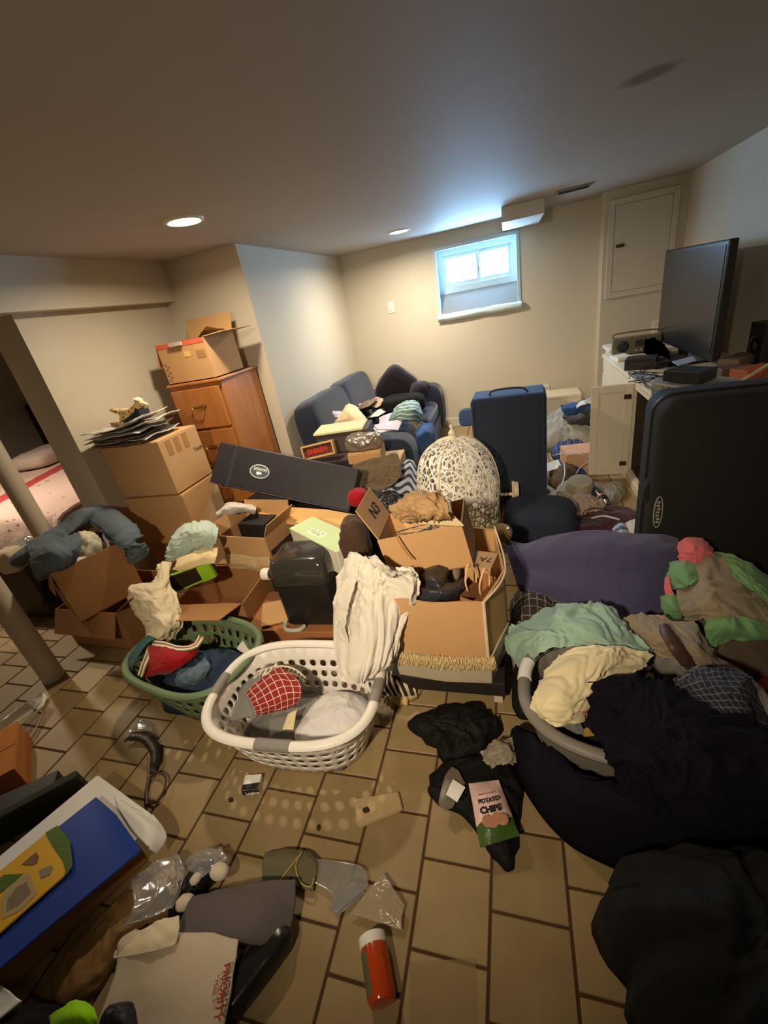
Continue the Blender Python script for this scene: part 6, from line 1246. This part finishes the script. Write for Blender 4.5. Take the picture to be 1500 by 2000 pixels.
# dark strap with a ring
t = thing('knife_sheath', 'dark curved sheath with chrome edges and a leather ring on the tiles', 'sheath', P(285, 1510, 0))
b = MB(); b.tube(curve([(243, 1447, .02), (262, 1438, .022), (285, 1442, .022), (302, 1462, .02), (304, 1485, .018), (298, 1510, .012)], 30), [.010]*4+[.022]*16+[.02]*6+[.014]*4, 12, squash=.45); b.build('sheath', mat('sheath_dark', srgb(50, 44, 34), .4, .2), t, True)
for o_ in (-1, 1):
    b = MB(); b.tube(curve([(297+9*o_, 1478, .022), (296+8*o_, 1500, .016), (293+5*o_, 1522, .012)], 12), .0022, 6); b.build('chrome_edge', CHROME, t, True)
b = MB(); b.tube(curve([(292, 1520, .012), (286, 1545, .014), (287, 1572, .01)], 14), .007, 8); b.build('grip', mat('brown_leather', srgb(74, 50, 40), .5), t, True)
b = MB(); b.tube(curve([(292, 1518, .014), (308, 1508, .022), (324, 1520, .024), (318, 1548, .02), (300, 1568, .012), (290, 1560, .012)], 28), .004, 7); b.build('loop', mat('brown_leather', srgb(74, 50, 40), .5), t, True)
tag(cloth('plastic_scrap', [[(255, 1420, .02), (275, 1408, .03), (298, 1418, .02)], [(250, 1432, .02), (275, 1424, .03), (300, 1432, .02)]], film, amp=.01, freq=8, n=(14, 16), th=.001, zmin=0), 'scrap of clear film beside the dark sheath', 'plastic')
tag(cloth('paper_scrap', flat((62, 1382, .012), (82, 1352, .03), (92, 1360, .02), (80, 1392, .008)), PAPER, amp=.006, n=(10, 10), zmin=0), 'small crumpled white paper scrap near the column foot', 'paper')
# clear plastic tub and orange carton at the left edge
t = thing('plastic_tub', 'clear plastic tub lying by the orange carton', 'tub', P(30, 1440, 0))
cloth('wall', [[(-60, 1500, .0), (-10, 1440, .02), (40, 1400, .02), (82, 1372, .01)], [(-60, 1470, .10), (-10, 1420, .12), (40, 1380, .11), (84, 1350, .08)]], film, t, amp=.004, n=(14, 24), th=.002)
b = MB(); b.tube(curve([(-60, 1478, .09), (-5, 1448, .06), (40, 1415, .04), (84, 1380, .02)], 24), .006, 7); b.build('rim', mat('tub_rim', srgb(180, 160, 130), .2, .1, 9, 0, alpha=.7), t, True)
b = MB(); b.tube(curve([(0, 1500, .02), (40, 1462, .02), (66, 1430, .02), (84, 1392, .02)], 24), .004, 7); b.build('lower_rim', mat('tub_rim', srgb(180, 160, 130), .2), t, True)
q0 = P(-20, 1545, .08); carton('cardboard_box', 'orange brown carton beside the clear plastic tub', (-2.13, .60, 0), (.3, .26, .12), -38, None, mat('cardboard_orange', srgb(170, 104, 44), .8, .1))
block('black_binder', 'black binder between the orange carton and the white board', 'binder', tuple(P(35, 1600, .0)), (.34, .1, .10), 38, BLACKP)
t, M = block('green_folder', 'dark green folder leaning along the white board', 'folder', tuple(P(60, 1612, .0)), (.42, .03, .14), 46, mat('folder_green', srgb(40, 44, 26), .6, .15), rx=10)
# stack: white board, blue folder, yellow booklet
def slabq(name, label, cat, q, z, th, m, parent=None):
    v = [P(x, y, z) for x, y in q]; b = MB(); b.poly(v, (0, 0, -th), bev=min(.003, th*.3))
    return tag(b.build(name, m, None), label, cat) if parent is None else b.build(name, m, parent)
slabq('card_pile', 'pile of brown card under the white board', 'card', [(-120, 1790), (150, 1560), (230, 1610), (270, 1650), (-40, 1930)], .09, .088, CARD2)
t = thing('white_board', 'large white board with a rounded folded end under the blue folder', 'board', P(180, 1620, .1))
slabq('panel', '', '', [(-120, 1770), (190, 1513), (296, 1590), (268, 1640), (-60, 1900)], .108, .012, PAPER, t)
cloth('rounded_end', [[(222, 1552, .108), (262, 1580, .112), (300, 1592, .10)], [(232, 1580, .112), (282, 1606, .125), (326, 1632, .075)], [(262, 1628, .11), (288, 1655, .10), (308, 1668, .06)]], PAPER, t, amp=.003, n=(16, 16), th=.003)
BL = mat('folder_blue', srgb(26, 58, 140), .45, .08, 4, .05)
t = thing('blue_folder', 'thick royal blue folder lying on the white board', 'folder', P(130, 1680, .12))
slabq('cover', '', '', [(-120, 1800), (187, 1556), (226, 1590), (276, 1660), (-70, 1950)], .142, .005, BL, t)
slabq('pages', '', '', [(-118, 1803), (185, 1560), (222, 1594), (270, 1662), (-70, 1945)], .134, .018, mat('page_edge', srgb(120, 100, 84), .8, .2, 60), t)
slabq('back_cover', '', '', [(-118, 1803), (187, 1562), (224, 1594), (274, 1666), (-70, 1950)], .114, .004, BL, t)
t = thing('booklet', 'yellow booklet with green corners and printed shapes on the blue folder', 'booklet', P(60, 1720, .15))
YL = mat('yellow_cover', srgb(214, 164, 40), .4, .12, 9, .05); ZB = .152
slabq('cover', '', '', [(-90, 1770), (0, 1700), (88, 1628), (118, 1650), (136, 1690), (124, 1712), (0, 1822), (-60, 1875)], ZB, .006, YL, t)
slabq('green_corner', '', '', [(88, 1626), (112, 1612), (136, 1640), (142, 1690), (130, 1708), (122, 1680), (104, 1655)], ZB+.002, .002, mat('leaf_print', srgb(74, 100, 30), .5, .2), t)
slabq('green_panel', '', '', [(-20, 1730), (8, 1708), (46, 1706), (30, 1722), (4, 1742), (-20, 1758)], ZB+.0015, .0015, mat('leaf_print', srgb(74, 100, 30), .5), t)
slabq('brown_shape', '', '', [(42, 1688), (70, 1664), (76, 1672), (72, 1686), (60, 1690)], ZB+.0015, .0015, mat('brown_photo', srgb(120, 60, 36), .5), t)
slabq('grey_shape', '', '', [(76, 1700), (98, 1690), (104, 1694), (98, 1708), (80, 1716)], ZB+.0015, .0015, mat('grey_shape', srgb(130, 126, 96), .5), t)
slabq('pale_panel', '', '', [(20, 1712), (56, 1704), (72, 1746), (40, 1778), (4, 1796), (2, 1760)], ZB+.0012, .0012, mat('pale_panel', srgb(176, 152, 110), .5, .2, 50), t)
slabq('small_print', '', '', [(32, 1732), (52, 1722), (60, 1744), (36, 1768), (12, 1780), (14, 1758)], ZB+.0018, .0008, mat('print_grey', srgb(130, 110, 90), .6, .5, 140), t)
# brown paper sack and plastic
tag(heap('paper_sack', px([(95, 1890), (170, 1800), (260, 1710), (330, 1690), (352, 1740), (300, 1800), (230, 1850), (180, 1925), (100, 1960)], .04), 0, .045, mat('sack_kraft', srgb(146, 112, 70), .95, .25, 6, .2, 40, spec=.1), amp=.022, seed=75, freq=5), 'crumpled brown paper sack beside the blue folder', 'sack')
tag(cloth('clear_bag', [[(255, 1720, .09), (300, 1690, .08), (345, 1670, .05)], [(262, 1770, .10), (315, 1735, .10), (360, 1705, .06)], [(240, 1810, .09), (300, 1790, .10), (340, 1770, .06)]], film, amp=.014, freq=6, n=(26, 26), th=.001), 'clear plastic bag lying over the brown sack', 'bag')
tag(heap('plastic_piece', px([(330, 1760), (375, 1700), (425, 1672), (440, 1690), (405, 1730), (360, 1780), (330, 1795)], .02), 0, .045, BLACKP, amp=.03, seed=76, freq=8), 'glossy black plastic piece beside the grey pouch', 'plastic')
for k, (x, y, s) in enumerate(((432, 1708, .045), (365, 1768, .04), (385, 1720, .028))):
    tag(pillow('cotton_ball', TR(P(x, y, .05), 30*k), (s*1.3, s, s*.8), fabric('cotton_white', srgb(210, 196, 176)), amp=.005, e=.9, freq=9, n=12), 'white cotton wad caught on the black plastic piece', 'cotton', 'cotton wads by the grey pouch')
tag(cloth('cellophane', [[(350, 1690, .03), (380, 1668, .06), (430, 1660, .04)], [(370, 1705, .04), (400, 1685, .08), (440, 1680, .05)], [(385, 1722, .04), (415, 1702, .07), (450, 1700, .04)]], film, amp=.02, freq=9, seed=6, n=(24, 24), th=.001, zmin=0), 'crinkled cellophane over the black plastic piece', 'plastic')
tag(cloth('clear_film_sheet', [[(560-30, 1690, .012), (585, 1675, .02)], [(640, 1740, .015), (700, 1690, .02)], [(655, 1785, .01), (720, 1730, .02)]], film, amp=.004, n=(16, 12), th=.001, zmin=0), 'flat clear film lying on the tiles by the folded plastic', 'plastic')
t = thing('folded_plastic', 'folded cloudy plastic bag forming a triangle on the tiles', 'bag', P(735, 1765, 0))
CP = mat('cloudy_bag', srgb(176, 156, 130), .2, .15, 12, .3, 40, alpha=.6)
cloth('film', [[(750, 1706, .02), (765, 1730, .025), (790, 1770, .02)], [(715, 1745, .02), (745, 1762, .03), (785, 1792, .02)], [(684, 1786, .012), (735, 1800, .016), (785, 1816, .01)]], CP, t, amp=.007, freq=7, seed=4, n=(26, 26), th=.002, zmin=0)
cloth('second_layer', [[(640, 1770, .006), (668, 1740, .01), (690, 1722, .008)], [(660, 1788, .006), (690, 1765, .01), (715, 1745, .01)]], film, t, amp=.004, n=(12, 16), th=.001, zmin=0)
# grey green pouch with cords
t = thing('drawstring_pouch', 'grey green pouch with yellow cords on the tiles', 'pouch', P(568, 1690, 0))
cloth('body', [[(518, 1665, .02), (560, 1658, .03), (600, 1665, .025), (622, 1678, .015)], [(512, 1690, .02), (555, 1690, .035), (598, 1692, .03), (618, 1705, .015)], [(514, 1722, .012), (555, 1725, .02), (590, 1735, .015), (612, 1742, .01)]], mat('fabric_grey_green', srgb(96, 90, 66), .9, .2), t, amp=.008, n=(22, 26), th=.004, zmin=0)
for k, pp_ in enumerate(([(548, 1718, .035), (570, 1690, .045), (590, 1664, .04)], [(590, 1664, .04), (578, 1690, .04), (586, 1722, .03), (606, 1732, .03), (614, 1715, .03)])):
    b = MB(); b.tube(curve(pp_, 20), .0022, 6); b.build('cord', mat('yellow_cord', srgb(170, 150, 70), .5), t)
# grey fabric pouch, mailer, black pouch
GP = mat('fabric_slate_pouch', srgb(94, 84, 84), .9, .1)
tag(cloth('grey_pouch', [[(372, 1752, .075), (430, 1738, .085), (500, 1725, .08), (578, 1718, .06)], [(355, 1790, .09), (420, 1780, .105), (500, 1775, .10), (575, 1775, .05)], [(338, 1828, .09), (400, 1822, .10), (480, 1825, .10), (560, 1835, .04)], [(340, 1842, .08), (410, 1836, .09), (490, 1842, .08), (545, 1860, .03)]], GP, amp=.008, freq=2, n=(30, 36), th=.01), 'slate grey fabric pouch beside the priority mailer', 'pouch')
t = thing('mailer_envelope', 'white mailing envelope printed priority in red, lying half under the pouch', 'envelope', P(340, 1900, .06))
MW = mat('mailer_white', srgb(196, 180, 156), .6, .06, 5, .1, 30)
cloth('envelope', [[(262, 1815, .095), (330, 1820, .10), (400, 1822, .10), (468, 1828, .095)], [(232, 1840, .09), (320, 1850, .105), (395, 1858, .105), (462, 1862, .095)], [(225, 1900, .08), (305, 1920, .10), (385, 1930, .10), (450, 1935, .09)], [(195, 1990, .07), (280, 2000, .085), (360, 2010, .09), (435, 2015, .08)], [(170, 2060, .06), (260, 2075, .08), (340, 2085, .08), (425, 2090, .07)]], MW, t, amp=.006, freq=2.5, seed=5, n=(36, 36), th=.012)
o_ = P(452, 1885, .112); xd = (P(432, 2000, .104)-o_).normalized(); yd = (P(466, 1887, .112)-o_).normalized()
RP = mat('red_ink', srgb(150, 50, 30), .6)
text(t, 'PRIORITY', .022, o_-yd*.018, xd, yd, RP, bold=.0006); text(t, '* MAIL *', .013, o_-yd*.036+xd*.02, xd, yd, RP)
tag(cloth('white_rag', [[(255, 1832, .09), (300, 1806, .11), (350, 1790, .115)], [(228, 1855, .08), (300, 1835, .12), (352, 1815, .118)], [(222, 1872, .08), (290, 1860, .112), (345, 1845, .112)]], fabric('cotton_cream', srgb(222, 206, 172)), amp=.012, n=(20, 24)), 'cream rag folded over the top of the white envelope', 'rag')
tag(pillow('black_pouch', TR(P(505, 1905, .0), 62), (.22, .075, .07), mat('black_vinyl', (.012, .011, .010), .25, .2, 7, .1), amp=.006, e=.5), 'glossy black pouch lying beside the priority mailer', 'pouch')
tag(pillow('black_pouch', TR(P(455, 1950, .0), 66), (.24, .06, .06), mat('dark_vinyl', srgb(54, 44, 36), .4, .2, 7, .1), amp=.006, e=.4), 'dark brown vinyl pouch squeezed under the white envelope', 'pouch')
tag(heap('black_shoe', px([(185, 2010), (215, 1962), (262, 1948), (282, 1962), (280, 2040), (200, 2050)], .07), .0, .12, BLACKP, amp=.012, seed=77), 'black shoe toe at the lower edge of the white envelope', 'shoe')
tag(cloth('neon_cloth', [[(95, 1985, .10), (130, 1962, .12), (150, 1955, .12), (175, 1970, .11)], [(100, 2010, .10), (130, 1990, .13), (160, 1985, .13), (190, 1990, .11)], [(110, 2050, .08), (140, 2030, .10), (170, 2025, .10), (190, 2030, .08)]], fabric('neon_green', srgb(150, 210, 20)), amp=.008, n=(20, 20)), 'neon green cloth beside the black shoe', 'cloth')
tag(heap('dark_clothes', px([(-120, 2010), (0, 1975), (60, 1955), (110, 1960), (110, 2080), (-80, 2120)], .05), 0, .09, BLK, amp=.02, seed=78), 'black clothes at the foot of the brown sack', 'clothes')
tag(cloth('paper_sheet', flat((-60, 1920, .10), (0, 1925, .105), (42, 1955, .10), (-20, 2005, .10)), PAPER, amp=.004, n=(12, 12)), 'white paper sheet on the black clothes by the blue folder', 'paper')
# pill bottle
t = thing('pill_bottle', 'translucent orange pill bottle with a white cap lying on the tiles', 'bottle', P(738, 1890, 0))
A = P(727, 1832, .036); B_ = P(748, 1962, .036); d_ = (B_-A); M = Matrix.Translation(A) @ d_.to_track_quat('Z', 'Y').to_matrix().to_4x4(); L = d_.length
AMB = mat('amber_plastic', srgb(196, 70, 18), .18, .12, 4, .02, trans=.25, coat=.4)
b = MB(); b.lathe([(.032, .016), (.0345, .022), (.0345, L-.01), (.031, L-.002), (.02, L)], M, 32); b.build('body', AMB, t, True)
b = MB(); b.lathe([(.030, -.006), (.0355, -.003), (.0358, .016), (.034, .019)], M, 32); b.build('cap', WHITEP, t, True)
ml = M.inverted() @ (A+Vector((0, 0, .04))); a0 = math.atan2(ml.y, ml.x); V = []; F = []
for s_ in range(9):
    a = a0+R(28+105*s_/8)
    for z in (.028, L-.014): V.append(M @ Vector((.0349*math.cos(a), .0349*math.sin(a), z)))
for s_ in range(8): F.append((2*s_, 2*s_+1, 2*s_+3, 2*s_+2))
lbq = obj('paper_label', V, F, mat('label_green_grey', srgb(96, 92, 66), .5, .3, 30), t, True)
slabq('paper_sheet', 'thin sheet added as a faint light blur on the tiles below the pill bottle', 'paper', [(800, 1880), (930, 1870), (930, 2000), (800, 2010)], .0025, .0015, mat('light_blur_film', srgb(170, 148, 108), .4, .1, 5, 0, alpha=.22))  # added see-through sheet, its colour paints a faint light blur on the tiles
